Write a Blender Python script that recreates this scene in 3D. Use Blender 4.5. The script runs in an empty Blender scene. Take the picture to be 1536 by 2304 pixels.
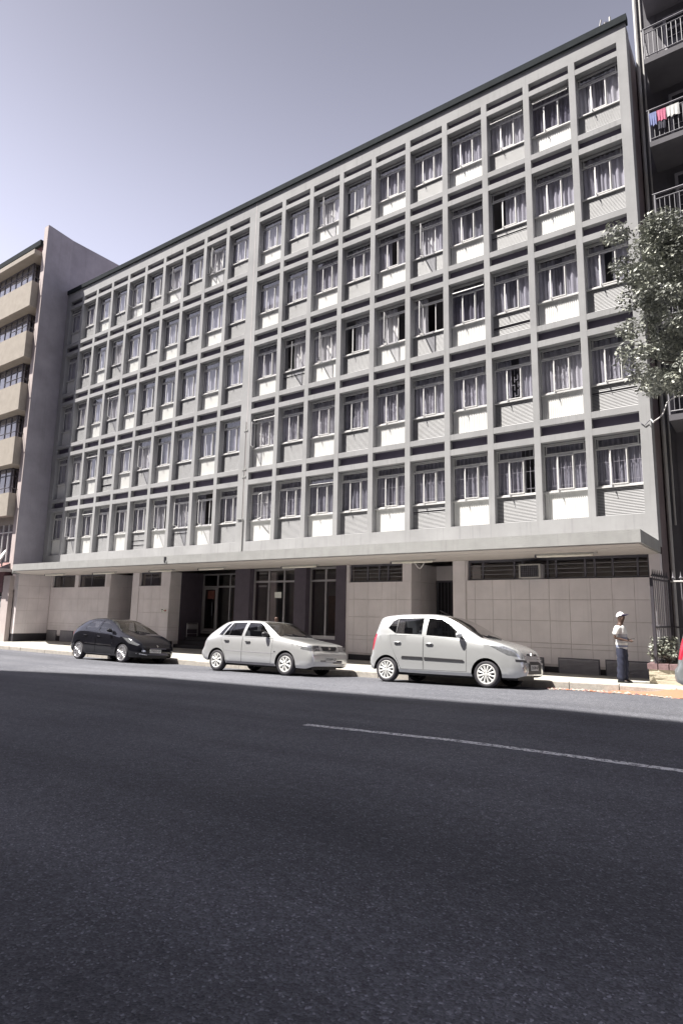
import bpy, bmesh, math, random
from mathutils import Vector, Matrix
from mathutils.bvhtree import BVHTree
R = math.radians
random.seed(7)
S = bpy.context.scene
COL = S.collection

# ---------------------------------------------------------------- camera, light, exposure
cam_data = bpy.data.cameras.new('camera')
cam = bpy.data.objects.new('camera', cam_data); COL.objects.link(cam)
yaw, pitch, roll = R(-35.3481), R(9.4335), R(1.0977)
fw = Vector((math.sin(yaw) * math.cos(pitch), math.cos(yaw) * math.cos(pitch), math.sin(pitch)))
r0 = Vector((math.cos(yaw), -math.sin(yaw), 0)); u0 = r0.cross(fw)
rt = math.cos(roll) * r0 + math.sin(roll) * u0
up = -math.sin(roll) * r0 + math.cos(roll) * u0
M = Matrix((rt, up, -fw)).transposed().to_4x4(); M.translation = (3.9475, -17.3298, 1.4127)
cam.matrix_world = M
cam_data.sensor_fit = 'VERTICAL'; cam_data.sensor_height = 36.0; cam_data.lens = 21.796
cam_data.clip_start = 0.05; cam_data.clip_end = 3000
S.camera = cam

SUN = Vector((0.86, 1.0, -2.4)).normalized()          # direction the light travels
sd = bpy.data.lights.new('sun', 'SUN'); sd.energy = 5.0; sd.angle = R(0.55); sd.color = (1.0, 0.955, 0.885)
sun = bpy.data.objects.new('sun', sd); COL.objects.link(sun)
sun.rotation_euler = SUN.to_track_quat('-Z', 'Y').to_euler(); sun.location = (-20, -30, 60)
elev = math.asin(-SUN.z); azim = math.atan2(-SUN.x, -SUN.y)

W = bpy.data.worlds.new('World'); S.world = W; W.use_nodes = True
nt = W.node_tree; nt.nodes.clear()
out = nt.nodes.new('ShaderNodeOutputWorld'); bg = nt.nodes.new('ShaderNodeBackground')
sky = nt.nodes.new('ShaderNodeTexSky'); sky.sky_type = 'NISHITA'; sky.sun_disc = False
sky.sun_elevation = elev; sky.sun_rotation = azim
sky.air_density = 1.0; sky.dust_density = 2.0; sky.ozone_density = 1.0
hs = nt.nodes.new('ShaderNodeHueSaturation'); hs.inputs['Saturation'].default_value = 0.28
tint = nt.nodes.new('ShaderNodeMixRGB'); tint.blend_type = 'MULTIPLY'; tint.inputs[0].default_value = 1.0
tint.inputs[2].default_value = (0.95, 0.92, 1.05, 1)
nt.links.new(sky.outputs[0], hs.inputs['Color']); nt.links.new(hs.outputs[0], tint.inputs[1])
tcw = nt.nodes.new('ShaderNodeTexCoord'); sxyz = nt.nodes.new('ShaderNodeSeparateXYZ'); nt.links.new(tcw.outputs['Generated'], sxyz.inputs[0])
grd = nt.nodes.new('ShaderNodeMapRange'); grd.interpolation_type = 'SMOOTHSTEP'; nt.links.new(sxyz.outputs[2], grd.inputs[0])
for k, v in ((1, 0.36), (2, 0.86), (3, 2.12), (4, 0.90)): grd.inputs[k].default_value = v      # sky deepens with height, the same all round
deep = nt.nodes.new('ShaderNodeVectorMath'); deep.operation = 'SCALE'; nt.links.new(tint.outputs[0], deep.inputs[0]); nt.links.new(grd.outputs[0], deep.inputs['Scale'])
low = nt.nodes.new('ShaderNodeMapRange'); nt.links.new(sxyz.outputs[2], low.inputs[0])
for k, v in ((1, 0.0), (2, 0.34), (3, 0.5), (4, 1.0)): low.inputs[k].default_value = v                        # keeps the haze band near the horizon even
de2 = nt.nodes.new('ShaderNodeVectorMath'); de2.operation = 'SCALE'; nt.links.new(deep.outputs[0], de2.inputs[0]); nt.links.new(low.outputs[0], de2.inputs['Scale'])
nt.links.new(de2.outputs[0], bg.inputs[0]); bg.inputs[1].default_value = 0.05
nt.links.new(bg.outputs[0], out.inputs[0])
S.view_settings.view_transform = 'Standard'; S.view_settings.look = 'None'
S.view_settings.exposure = 1.3; S.view_settings.gamma = 1.0

# ---------------------------------------------------------------- materials
def mat(name, c, rough=0.8, var=0.12, scale=3.0, bump=0.0, bscale=40.0, metal=0.0, spec=0.5, streak=0.0,
        speck=0.0, coat=0.0, c2=None):
    m = bpy.data.materials.new(name); m.use_nodes = True
    n = m.node_tree.nodes; l = m.node_tree.links; b = n['Principled BSDF']
    b.inputs['Roughness'].default_value = rough; b.inputs['Metallic'].default_value = metal
    b.inputs['Specular IOR Level'].default_value = spec; b.inputs['Coat Weight'].default_value = coat
    b.inputs['Coat Roughness'].default_value = 0.04
    tc = n.new('ShaderNodeTexCoord'); geo = n.new('ShaderNodeNewGeometry')
    def noise(sc, det=5, vec=None, rgh=0.6):
        t = n.new('ShaderNodeTexNoise'); t.inputs['Scale'].default_value = sc; t.inputs['Detail'].default_value = det
        t.inputs['Roughness'].default_value = rgh
        l.new(vec if vec else geo.outputs['Position'], t.inputs['Vector']); return t.outputs['Fac']
    def mix(a, bcol, fac):
        x = n.new('ShaderNodeMixRGB'); 
        l.new(fac, x.inputs[0])
        for k, v in ((1, a), (2, bcol)):
            if isinstance(v, tuple): x.inputs[k].default_value = (*v, 1)
            else: l.new(v, x.inputs[k])
        return x.outputs[0]
    def ramp(f, a, b_):
        x = n.new('ShaderNodeMapRange'); l.new(f, x.inputs[0]); x.inputs[1].default_value = a; x.inputs[2].default_value = b_
        return x.outputs[0]
    lo = tuple(v * (1 - var) for v in c); hi = tuple(min(1, v * (1 + var)) for v in c)
    if c2: lo = c2
    col = mix(lo, hi, ramp(noise(scale), 0.3, 0.7))
    if streak:
        mp = n.new('ShaderNodeMapping'); mp.inputs['Scale'].default_value = (9, 9, 0.35)
        l.new(geo.outputs['Position'], mp.inputs['Vector'])
        f = ramp(noise(1.0, 4, mp.outputs[0]), 0.55, 0.8)
        ml = n.new('ShaderNodeMath'); ml.operation = 'MULTIPLY'; l.new(f, ml.inputs[0]); ml.inputs[1].default_value = streak
        col = mix(col, tuple(v * 0.45 for v in c), ml.outputs[0])
    if speck:
        f = noise(90, 2); f2 = ramp(f, 0.42, 0.60)
        ml = n.new('ShaderNodeMath'); ml.operation = 'MULTIPLY'; l.new(f2, ml.inputs[0]); ml.inputs[1].default_value = speck
        col = mix(col, tuple(min(1, v * 1.6) for v in c), ml.outputs[0])
    l.new(col, b.inputs['Base Color'])
    if bump:
        bp = n.new('ShaderNodeBump'); bp.inputs['Strength'].default_value = bump; bp.inputs['Distance'].default_value = 0.01
        l.new(noise(bscale, 4), bp.inputs['Height']); l.new(bp.outputs[0], b.inputs['Normal'])
    return m

def glass_mat(name, tintc, refl, rough=0.01):
    m = bpy.data.materials.new(name); m.use_nodes = True
    n = m.node_tree.nodes; l = m.node_tree.links; n.clear()
    o = n.new('ShaderNodeOutputMaterial'); t = n.new('ShaderNodeBsdfTransparent'); g = n.new('ShaderNodeBsdfGlossy')
    t.inputs[0].default_value = (*tintc, 1); g.inputs['Roughness'].default_value = rough
    geo = n.new('ShaderNodeNewGeometry'); dt = n.new('ShaderNodeVectorMath'); dt.operation = 'DOT_PRODUCT'
    l.new(geo.outputs['Incoming'], dt.inputs[0]); l.new(geo.outputs['Normal'], dt.inputs[1])
    def mth(op, a, b_=None):
        x = n.new('ShaderNodeMath'); x.operation = op
        for k, v in ((0, a), (1, b_)):
            if v is None: continue
            if isinstance(v, (int, float)): x.inputs[k].default_value = v
            else: l.new(v, x.inputs[k])
        return x.outputs[0]
    f = mth('POWER', mth('SUBTRACT', 1.0, mth('ABSOLUTE', dt.outputs['Value'])), 5.0)      # Schlick, same from both sides
    f = mth('ADD', mth('MULTIPLY', f, 0.96), 0.04); ml = n.new('ShaderNodeMath'); ml.operation = 'MULTIPLY'; ml.use_clamp = True
    l.new(f, ml.inputs[0]); ml.inputs[1].default_value = refl
    bp = n.new('ShaderNodeBump'); bp.inputs['Strength'].default_value = 0.02; nz = n.new('ShaderNodeTexNoise'); nz.inputs['Scale'].default_value = 2.5
    l.new(nz.outputs[0], bp.inputs['Height']); l.new(bp.outputs[0], g.inputs['Normal'])
    mx = n.new('ShaderNodeMixShader'); l.new(ml.outputs[0], mx.inputs[0]); l.new(t.outputs[0], mx.inputs[1]); l.new(g.outputs[0], mx.inputs[2])
    l.new(mx.outputs[0], o.inputs[0]); return m

def asphalt_mat():
    m = bpy.data.materials.new('asphalt'); m.use_nodes = True
    n = m.node_tree.nodes; l = m.node_tree.links; b = n['Principled BSDF']
    geo = n.new('ShaderNodeNewGeometry')
    def nz(sc, det=3, rg=0.6):
        t = n.new('ShaderNodeTexNoise'); t.inputs['Scale'].default_value = sc; t.inputs['Detail'].default_value = det
        t.inputs['Roughness'].default_value = rg; l.new(geo.outputs['Position'], t.inputs['Vector']); return t.outputs['Fac']
    def cr(f, stops):
        r = n.new('ShaderNodeValToRGB'); l.new(f, r.inputs[0]); e = r.color_ramp.elements
        while len(e) < len(stops): e.new(0.5)
        for k, (p, c) in enumerate(stops): e[k].position = p; e[k].color = (*c, 1)
        return r.outputs[0]
    base = cr(nz(0.35, 5), [(0.3, (0.108, 0.111, 0.129)), (0.7, (0.147, 0.150, 0.168))])
    vo = n.new('ShaderNodeTexVoronoi'); vo.inputs['Scale'].default_value = 95; l.new(geo.outputs['Position'], vo.inputs['Vector'])
    sp = n.new('ShaderNodeSeparateColor'); l.new(vo.outputs['Color'], sp.inputs[0])
    stone = cr(sp.outputs[0], [(0.0, (0.60, 0.60, 0.60)), (0.6, (0.92, 0.92, 0.92)), (0.93, (1.2, 1.2, 1.2)), (1.0, (2.1, 2.1, 2.1))])
    mx = n.new('ShaderNodeMixRGB'); mx.blend_type = 'MULTIPLY'; mx.inputs[0].default_value = 1
    l.new(base, mx.inputs[1]); l.new(stone, mx.inputs[2])
    med = cr(nz(14, 4), [(0.35, (0.86, 0.86, 0.86)), (0.65, (1.12, 1.12, 1.12))])
    m2 = n.new('ShaderNodeMixRGB'); m2.blend_type = 'MULTIPLY'; m2.inputs[0].default_value = 1
    l.new(mx.outputs[0], m2.inputs[1]); l.new(med, m2.inputs[2])
    wv = n.new('ShaderNodeMapping'); wv.inputs['Scale'].default_value = (0.05, 0.9, 1); l.new(geo.outputs['Position'], wv.inputs['Vector'])
    t2 = n.new('ShaderNodeTexNoise'); t2.inputs['Scale'].default_value = 1.0; t2.inputs['Detail'].default_value = 4; l.new(wv.outputs[0], t2.inputs['Vector'])
    trk = cr(t2.outputs['Fac'], [(0.35, (0.74, 0.74, 0.75)), (0.65, (1.14, 1.14, 1.14))])
    m3 = n.new('ShaderNodeMixRGB'); m3.blend_type = 'MULTIPLY'; m3.inputs[0].default_value = 1
    l.new(m2.outputs[0], m3.inputs[1]); l.new(trk, m3.inputs[2])
    l.new(m3.outputs[0], b.inputs['Base Color']); b.inputs['Roughness'].default_value = 0.85
    b.inputs['Specular IOR Level'].default_value = 0.3
    bp = n.new('ShaderNodeBump'); bp.inputs['Strength'].default_value = 0.9; bp.inputs['Distance'].default_value = 0.006
    l.new(vo.outputs['Distance'], bp.inputs['Height']); l.new(bp.outputs[0], b.inputs['Normal'])
    return m

def wornpaint_mat():
    m = bpy.data.materials.new('worn road paint'); m.use_nodes = True
    n = m.node_tree.nodes; l = m.node_tree.links; b = n['Principled BSDF']
    geo = n.new('ShaderNodeNewGeometry')
    t = n.new('ShaderNodeTexNoise'); t.inputs['Scale'].default_value = 28; t.inputs['Detail'].default_value = 5; t.inputs['Roughness'].default_value = 0.7
    l.new(geo.outputs['Position'], t.inputs['Vector'])
    r = n.new('ShaderNodeValToRGB'); l.new(t.outputs['Fac'], r.inputs[0])
    r.color_ramp.elements[0].position = 0.43; r.color_ramp.elements[0].color = (0.14, 0.142, 0.16, 1)
    r.color_ramp.elements[1].position = 0.51; r.color_ramp.elements[1].color = (0.80, 0.80, 0.80, 1)
    l.new(r.outputs[0], b.inputs['Base Color']); b.inputs['Roughness'].default_value = 0.8
    return m

def stripe_shirt_mat():
    m = bpy.data.materials.new('striped cotton'); m.use_nodes = True
    n = m.node_tree.nodes; l = m.node_tree.links; b = n['Principled BSDF']; b.inputs['Roughness'].default_value = 0.9
    tc = n.new('ShaderNodeTexCoord'); sp = n.new('ShaderNodeSeparateXYZ'); l.new(tc.outputs['Object'], sp.inputs[0])
    r = n.new('ShaderNodeValToRGB'); mr = n.new('ShaderNodeMapRange'); l.new(sp.outputs[2], mr.inputs[0])
    mr.inputs[1].default_value = 0.70; mr.inputs[2].default_value = 1.36; l.new(mr.outputs[0], r.inputs[0])
    r.color_ramp.interpolation = 'CONSTANT'; e = r.color_ramp.elements
    wht, blu, gry = (0.74, 0.74, 0.72, 1), (0.07, 0.085, 0.17, 1), (0.20, 0.22, 0.31, 1)
    st = [(0, wht), (0.17, gry), (0.19, wht), (0.22, blu), (0.25, wht), (0.28, gry), (0.37, wht), (0.48, blu), (0.50, wht),
          (0.53, blu), (0.55, wht), (0.58, gry), (0.68, wht), (0.71, blu), (0.73, wht), (0.755, blu), (0.775, wht)]
    while len(e) < len(st): e.new(0.99)
    for k, (p, c) in enumerate(st): e[k].position = p; e[k].color = c
    l.new(r.outputs[0], b.inputs['Base Color']); return m

def carpaint(name, c, metal, rough):
    m = mat(name, c, rough, 0.02, 2.0, metal=metal, coat=1.0); m.node_tree.nodes['Principled BSDF'].inputs['Coat Roughness'].default_value = 0.015
    if sum(c) < 0.1: m.node_tree.nodes['Principled BSDF'].inputs['Coat Weight'].default_value = 0.35; m.node_tree.nodes['Principled BSDF'].inputs['Specular IOR Level'].default_value = 0.35
    return m

MT = dict(
    conc=mat('painted concrete', (0.318, 0.318, 0.325), 0.9, 0.12, 0.8, 0.25, 60, streak=0.42),
    conc2=mat('canopy concrete', (0.33, 0.33, 0.325), 0.9, 0.10, 2.5, 0.5, 45, streak=0.30),
    soffit=mat('soffit paint', (0.54, 0.495, 0.475), 0.85, 0.05, 0.8, 0.1, 30),
    spandrel=mat('spandrel shade tone', (0.12, 0.105, 0.15), 0.9, 0.08, 2, 0.2, 50),  # recess backs coloured dark to deepen the shade inside them
    corr=mat('white enamel sheet', (0.72, 0.72, 0.705), 0.55, 0.04, 2.0, streak=0.08),
    slat=mat('white slat paint', (0.375, 0.375, 0.385), 0.6, 0.05, 3.0, streak=0.06),
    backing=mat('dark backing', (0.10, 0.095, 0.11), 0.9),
    frame=mat('white steel frame', (0.62, 0.615, 0.61), 0.5, 0.06, 5),
    bar=mat('security bar', (0.50, 0.48, 0.50), 0.6, 0.05, 5),
    glass=glass_mat('window glass', (0.88, 0.88, 0.93), 2.6),
    shopglass=glass_mat('shop glass', (0.74, 0.70, 0.70), 2.6),
    carglass=glass_mat('car glass', (0.62, 0.64, 0.66), 2.2),
    curt1=mat('lilac curtain', (0.62, 0.61, 0.645), 0.95, 0.10, 4),
    curt2=mat('cream curtain', (0.72, 0.71, 0.72), 0.95, 0.08, 4),
    curt4=mat('dark blind', (0.22, 0.21, 0.25), 0.95, 0.2, 4),
    curt3=mat('net curtain', (0.38, 0.375, 0.41), 0.95, 0.15, 6),
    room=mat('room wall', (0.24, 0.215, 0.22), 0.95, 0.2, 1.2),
    gutter=mat('dark green gutter', (0.026, 0.031, 0.035), 0.9, 0.15, 4, spec=0.1),
    tile=mat('beige wall tile', (0.75, 0.70, 0.725), 0.55, 0.09, 1.3, 0.12, 90, streak=0.22),
    joint=mat('tile joint', (0.60, 0.555, 0.56), 0.9),
    plinth=mat('black plinth', (0.03, 0.028, 0.035), 0.7),
    darkwall=mat('dark plum paint', (0.085, 0.070, 0.095), 0.7, 0.12, 3),
    louvre=mat('grey louvre metal', (0.34, 0.33, 0.36), 0.55, 0.10, 6),
    steel=mat('grey window steel', (0.12, 0.115, 0.14), 0.55, 0.10, 6),
    alu=mat('anodised aluminium', (0.50, 0.48, 0.50), 0.35, 0.05, 6, metal=0.6),
    sideplum=mat('side wall render', (0.16, 0.125, 0.13), 0.9, 0.15, 1.5, 0.2, 40, streak=0.2),
    finwall=mat('grey render wall', (0.29, 0.275, 0.31), 0.92, 0.16, 0.9, 0.35, 50, streak=0.25),
    pinkr=mat('pale pink render', (0.46, 0.40, 0.39), 0.9, 0.08, 2, 0.2, 50),
    beige=mat('beige render', (0.33, 0.295, 0.255), 0.92, 0.10, 2.5, 0.4, 60, streak=0.15),
    redbrick=mat('dark red facing', (0.13, 0.065, 0.075), 0.9, 0.25, 8),
    rooftile=mat('red roof tile', (0.24, 0.14, 0.13), 0.85, 0.25, 6),
    darkb=mat('charcoal render', (0.12, 0.116, 0.13), 0.92, 0.15, 1.2, 0.25, 40, streak=0.25),
    lightpatch=mat('pale render', (0.40, 0.37, 0.36), 0.9),
    rail=mat('grey painted steel', (0.22, 0.215, 0.24), 0.45, 0.08, 5),
    darksteel=mat('dark painted steel', (0.055, 0.05, 0.06), 0.5, 0.1, 5),
    asphalt=asphalt_mat(), paint=wornpaint_mat(),
    pave=mat('pavement concrete', (0.37, 0.36, 0.325), 0.92, 0.12, 1.6, 0.3, 50, speck=0.2),
    kerb=mat('kerb concrete', (0.34, 0.315, 0.285), 0.95, 0.22, 7, 0.8, 45, speck=0.35),
    soil=mat('ground', (0.20, 0.17, 0.14), 0.95, 0.2, 1),
    sand=mat('orange sand', (0.36, 0.135, 0.075), 0.95, 0.18, 9, 0.5, 60, c2=(0.27, 0.16, 0.11)),
    stone=mat('rubble stone', (0.34, 0.29, 0.25), 0.95, 0.35, 9, 0.4, 40),
    brick=mat('planter brick', (0.20, 0.13, 0.135), 0.9, 0.25, 14, 0.5, 70),
    plaster=mat('flaking plaster', (0.47, 0.42, 0.33), 0.95, 0.16, 6, 0.9, 30),
    leaf=mat('tree leaf', (0.23, 0.24, 0.215), 0.5, 0.45, 1.3, spec=0.6),
    leaf2=mat('pale tree leaf', (0.37, 0.38, 0.32), 0.5, 0.3, 1.3, spec=0.6),
    shrubleaf=mat('shrub leaf', (0.15, 0.16, 0.13), 0.5, 0.3, 6),
    bark=mat('bark', (0.14, 0.12, 0.10), 0.95, 0.3, 8, 0.6, 20),
    rubber=mat('tyre rubber', (0.035, 0.033, 0.040), 0.75, 0.1, 10),
    blackpl=mat('black trim', (0.025, 0.024, 0.028), 0.5, 0.05, 10),
    chrome=mat('chrome', (0.75, 0.75, 0.76), 0.12, 0.02, 5, metal=1.0),
    hub=mat('silver hubcap', (0.66, 0.66, 0.65), 0.40, 0.03, 5, metal=0.25),
    alloy=mat('alloy wheel', (0.62, 0.61, 0.62), 0.25, 0.03, 5, metal=0.75),
    lamp=mat('headlamp lens', (0.40, 0.41, 0.43), 0.12, 0.25, 16, metal=0.7, coat=1.0),
    redlamp=mat('red lamp lens', (0.42, 0.025, 0.05), 0.15, 0.1, 20, coat=1.0),
    seat=mat('grey seat cloth', (0.10, 0.10, 0.11), 0.9),
    plate=mat('number plate', (0.62, 0.62, 0.61), 0.5, 0.04, 10),
    ink=mat('black print', (0.03, 0.03, 0.035), 0.6), redink=mat('dark red print', (0.28, 0.03, 0.04), 0.6),
    paper=mat('white paper', (0.78, 0.78, 0.75), 0.8, 0.03, 5),
    blue=mat('blue towel', (0.20, 0.23, 0.42), 0.95, 0.12, 10), pink=mat('pink towel', (0.50, 0.15, 0.24), 0.95, 0.12, 10),
    pale=mat('pale cloth', (0.55, 0.55, 0.55), 0.95, 0.1, 10), dark=mat('dark cloth', (0.05, 0.05, 0.07), 0.95),
    skin=mat('dark skin', (0.085, 0.048, 0.036), 0.55, 0.10, 12), jean=mat('dark denim', (0.020, 0.023, 0.045), 0.9, 0.25, 9),
    capw=mat('white cap', (0.74, 0.72, 0.76), 0.85), capn=mat('navy brim', (0.035, 0.03, 0.10), 0.8),
    shirt=stripe_shirt_mat(), shirt2=mat('grey shirt', (0.16, 0.16, 0.18), 0.9), shoe=mat('black shoe', (0.02, 0.02, 0.02), 0.5),
    tube=mat('opal lamp cover', (0.90, 0.87, 0.78), 0.4, 0.03, 4),
    dish=mat('dish grey', (0.50, 0.48, 0.49), 0.5, 0.04, 4),
    opp=mat('opposite facade', (0.17, 0.16, 0.155), 0.9, 0.1, 1), oppw=mat('opposite window', (0.05, 0.05, 0.06), 0.15),
    wood=mat('dark wood', (0.14, 0.085, 0.065), 0.5, 0.2, 5),
    poster=mat('red poster', (0.14, 0.045, 0.035), 0.6, 0.3, 12),
    whitepipe=mat('white pipe', (0.42, 0.41, 0.40), 0.5, 0.05, 5),
    cable=mat('white cable', (0.70, 0.68, 0.68), 0.5, 0.03, 5),
    cpaint1=carpaint('pale silver car paint', (0.60, 0.61, 0.615), 0.55, 0.26),
    cpaint2=carpaint('silver car paint', (0.60, 0.605, 0.61), 0.55, 0.28),
    cpaint3=carpaint('black car paint', (0.008, 0.008, 0.011), 0.0, 0.10),
    cpaint4=carpaint('grey silver car paint', (0.30, 0.315, 0.325), 0.5, 0.30),
)

# ---------------------------------------------------------------- mesh helpers
class MB:
    def __init__(s): s.v = []; s.f = []; s.m = []; s.mats = []
    def mi(s, m):
        if m not in s.mats: s.mats.append(m)
        return s.mats.index(m)
    def add(s, vs, fs, m):
        o = len(s.v); k = s.mi(m); s.v += [tuple(v) for v in vs]
        for f in fs: s.f.append(tuple(o + i for i in f)); s.m.append(k)
        return s
    def box(s, x0, x1, y0, y1, z0, z1, m):
        vs = [(x0, y0, z0), (x1, y0, z0), (x1, y1, z0), (x0, y1, z0), (x0, y0, z1), (x1, y0, z1), (x1, y1, z1), (x0, y1, z1)]
        return s.add(vs, [(0, 3, 2, 1), (4, 5, 6, 7), (0, 1, 5, 4), (1, 2, 6, 5), (2, 3, 7, 6), (3, 0, 4, 7)], m)
    def prism(s, pts, z0, z1, m):
        n = len(pts); vs = [(x, y, z0) for x, y in pts] + [(x, y, z1) for x, y in pts]
        fs = [tuple(range(n))[::-1], tuple(range(n, 2 * n))] + [(i, (i + 1) % n, n + (i + 1) % n, n + i) for i in range(n)]
        return s.add(vs, fs, m)
    def prismy(s, pts, y0, y1, m):      # polygon in xz extruded along y
        n = len(pts); vs = [(x, y0, z) for x, z in pts] + [(x, y1, z) for x, z in pts]
        fs = [tuple(range(n)), tuple(range(n, 2 * n))[::-1]] + [((i + 1) % n, i, n + i, n + (i + 1) % n) for i in range(n)]
        return s.add(vs, fs, m)
    def tube(s, pts, r, m, n=8, r1=None):
        pts = [Vector(p) for p in pts]; rings = []
        for i, p in enumerate(pts):
            d = (pts[min(i + 1, len(pts) - 1)] - pts[max(i - 1, 0)]).normalized()
            a = d.cross(Vector((0, 0, 1)));
            if a.length < 1e-3: a = Vector((1, 0, 0))
            a.normalize(); b = d.cross(a)
            rr = r if r1 is None else r + (r1 - r) * i / (len(pts) - 1)
            rings.append([p + rr * (math.cos(2 * math.pi * k / n) * a + math.sin(2 * math.pi * k / n) * b) for k in range(n)])
        vs = [v for rg in rings for v in rg]; fs = []
        for i in range(len(pts) - 1):
            for k in range(n): fs.append((i * n + k, i * n + (k + 1) % n, (i + 1) * n + (k + 1) % n, (i + 1) * n + k))
        fs.append(tuple(range(n))[::-1]); fs.append(tuple(range((len(pts) - 1) * n, len(pts) * n)))
        return s.add(vs, fs, m)
    def lathe(s, prof, m, n=24, axis='y'):   # prof [(r, a)]
        vs = []; fs = []
        for r, a in prof:
            for k in range(n):
                t = 2 * math.pi * k / n
                vs.append((r * math.cos(t), a, r * math.sin(t)) if axis == 'y' else (r * math.cos(t), r * math.sin(t), a))
        for i in range(len(prof) - 1):
            for k in range(n): fs.append((i * n + k, i * n + (k + 1) % n, (i + 1) * n + (k + 1) % n, (i + 1) * n + k))
        return s.add(vs, fs, m)
    def mesh(s, name, smooth=False):
        me = bpy.data.meshes.new(name); me.from_pydata(s.v, [], s.f)
        for m in s.mats: me.materials.append(MT[m])
        me.polygons.foreach_set('material_index', s.m)
        if smooth: me.polygons.foreach_set('use_smooth', [True] * len(me.polygons))
        bm = bmesh.new(); bm.from_mesh(me); bmesh.ops.recalc_face_normals(bm, faces=bm.faces); bm.to_mesh(me); bm.free()
        me.update(); return me
    def obj(s, name, parent=None, smooth=False, loc=(0, 0, 0), local=False):
        return link(name, s.mesh(name, smooth), parent, loc, local)

def link(name, me, parent=None, loc=(0, 0, 0), local=False, rot=None, scale=None):
    o = bpy.data.objects.new(name, me); COL.objects.link(o); o.location = loc
    if rot: o.rotation_euler = rot
    if scale: o.scale = scale
    if parent is not None:
        o.parent = parent
        if not local: o.matrix_parent_inverse = Matrix.Translation(-Vector(parent.location))
    return o
def empty(name, loc): 
    o = bpy.data.objects.new(name, None); COL.objects.link(o); o.location = loc; o.empty_display_size = 0.3; return o
def tag(o, label=None, cat=None, group=None, kind=None):
    if label: o['label'] = label
    if cat: o['category'] = cat
    if group: o['group'] = group
    if kind: o['kind'] = kind
    return o

# ---------------------------------------------------------------- ground
def gz(x):
    xx = max(-19.8, min(1.0, x)); return -0.07 + 0.0258 * xx + 0.00065 * xx * xx
def rz(x, y): return gz(x) + 0.06 * max(0, min(1.65, -3.3 - y)) + 0.01 * max(0, min(3, -4.95 - y))
KH = 0.155
def pz(x, y):                       # pavement
    t = max(0.0, min(1.0, (y + 3.3) / 3.3)); a = gz(x) + KH; b = max(-0.12, min(0.02, 0.004 * x)) + 0.0
    return a + (b - a) * t
XS = [-500, -200, -100, -60, -45] + [-40 + i for i in range(52)] + [14, 20, 35, 60, 100, 200, 500]
def sheet(name, ys, fz, m, xs=XS):
    b = MB(); n = len(ys)
    vs = [(x, y, fz(x, y)) for x in xs for y in ys]
    fs = [(i * n + j, (i + 1) * n + j, (i + 1) * n + j + 1, i * n + j + 1) for i in range(len(xs) - 1) for j in range(n - 1)]
    b.add(vs, fs, m); return tag(b.obj(name, smooth=True), kind='structure')
sheet('ground', [-600, -100, -19.9, 0, 60, 600], lambda x, y: -0.55, 'soil')
sheet('road', [-19.6, -15, -12, -9.5, -7.95, -6.5, -5.6, -4.95, -4.4, -3.9, -3.55, -3.25], rz, 'asphalt')
sheet('pavement', [-3.16, -2.4, -1.6, -0.8, 0.0, 2.2], pz, 'pave')
sheet('far_pavement', [-30, -24, -19.6], lambda x, y: rz(x, -15) + 0.14, 'pave')
# kerb of single stones
kerb = empty('kerb', (0, -3.3, gz(0))); tag(kerb, kind='structure')
x = -46.0; k = 0
while x < 9:
    L = random.choice([0.95, 1.0, 1.05, 0.9]); a, c = x + 0.008, x + L - 0.008; b = MB()
    j = random.uniform(-0.012, 0.012); t0, t1 = gz(a) + KH + 0.004, gz(c) + KH + 0.004
    e = random.uniform(0.015, 0.04)
    vs = []
    for xx, tt in ((a, t0), (c, t1)):
        vs += [(xx, -3.30 + j, tt - 0.40), (xx, -3.295 + j, tt - e), (xx, -3.30 + j + e, tt), (xx, -3.15, tt), (xx, -3.15, tt - 0.40)]
    b.add(vs, [(0, 1, 6, 5), (1, 2, 7, 6), (2, 3, 8, 7), (3, 4, 9, 8), (0, 4, 3, 2, 1), (5, 6, 7, 8, 9)], 'kerb')
    b.obj('kerb_stone', kerb); x += L
# lane line
b = MB(); xs = [-1.13 + i * 0.5 for i in range(30)]
vs = []
for xx in xs: vs += [(xx, -10.93 + 0.03 * (xx + 1), rz(xx, -10.9) + 0.004), (xx, -10.81 + 0.03 * (xx + 1), rz(xx, -10.9) + 0.004)]
b.add(vs, [(2 * i, 2 * i + 2, 2 * i + 3, 2 * i + 1) for i in range(len(xs) - 1)], 'paint')
tag(b.obj('lane_line'), kind='structure')

# ---------------------------------------------------------------- main building
BX = Vector((-13, 0, 0))
blk = empty('apartment_block', BX)
tag(blk, 'long grey five storey block with a grid of recessed windows above a canopy', 'apartment building')
XL = [-26.924, -25.647, -24.342, -23.011, -21.657, -20.283, -18.89, -17.483, -16.062, -14.632, -12.87, -11.426, -9.98, -8.534, -7.09, -5.652, -4.221, -2.8, -1.393, 0.02]
XR = [XL[c] + 0.868 * (XL[c + 1] - XL[c]) if c not in (9, 19) else XL[c] + 1.2 for c in range(20)]
ZB = [4.15, 7.07, 9.968, 12.835, 15.66]; PI_ = [2.92, 2.898, 2.867, 2.825, 2.70]
ZT = [z + 0.77 * p for z, p in zip(ZB, PI_)]; RB = [z + 0.835 * p for z, p in zip(ZB, PI_)]; RT = [z + 0.938 * p for z, p in zip(ZB, PI_)]
XW0, XW1 = -27.28, 1.49; D = 0.28; ZF = 18.72
edges = [XW0] + [v for c in range(20) for v in (XL[c], XR[c])] + [XW1]
for i in range(0, len(edges), 2):
    MB().box(edges[i], edges[i + 1], 0, D + 0.2, ZB[0], RT[4], 'conc').obj('rib', blk)
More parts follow.
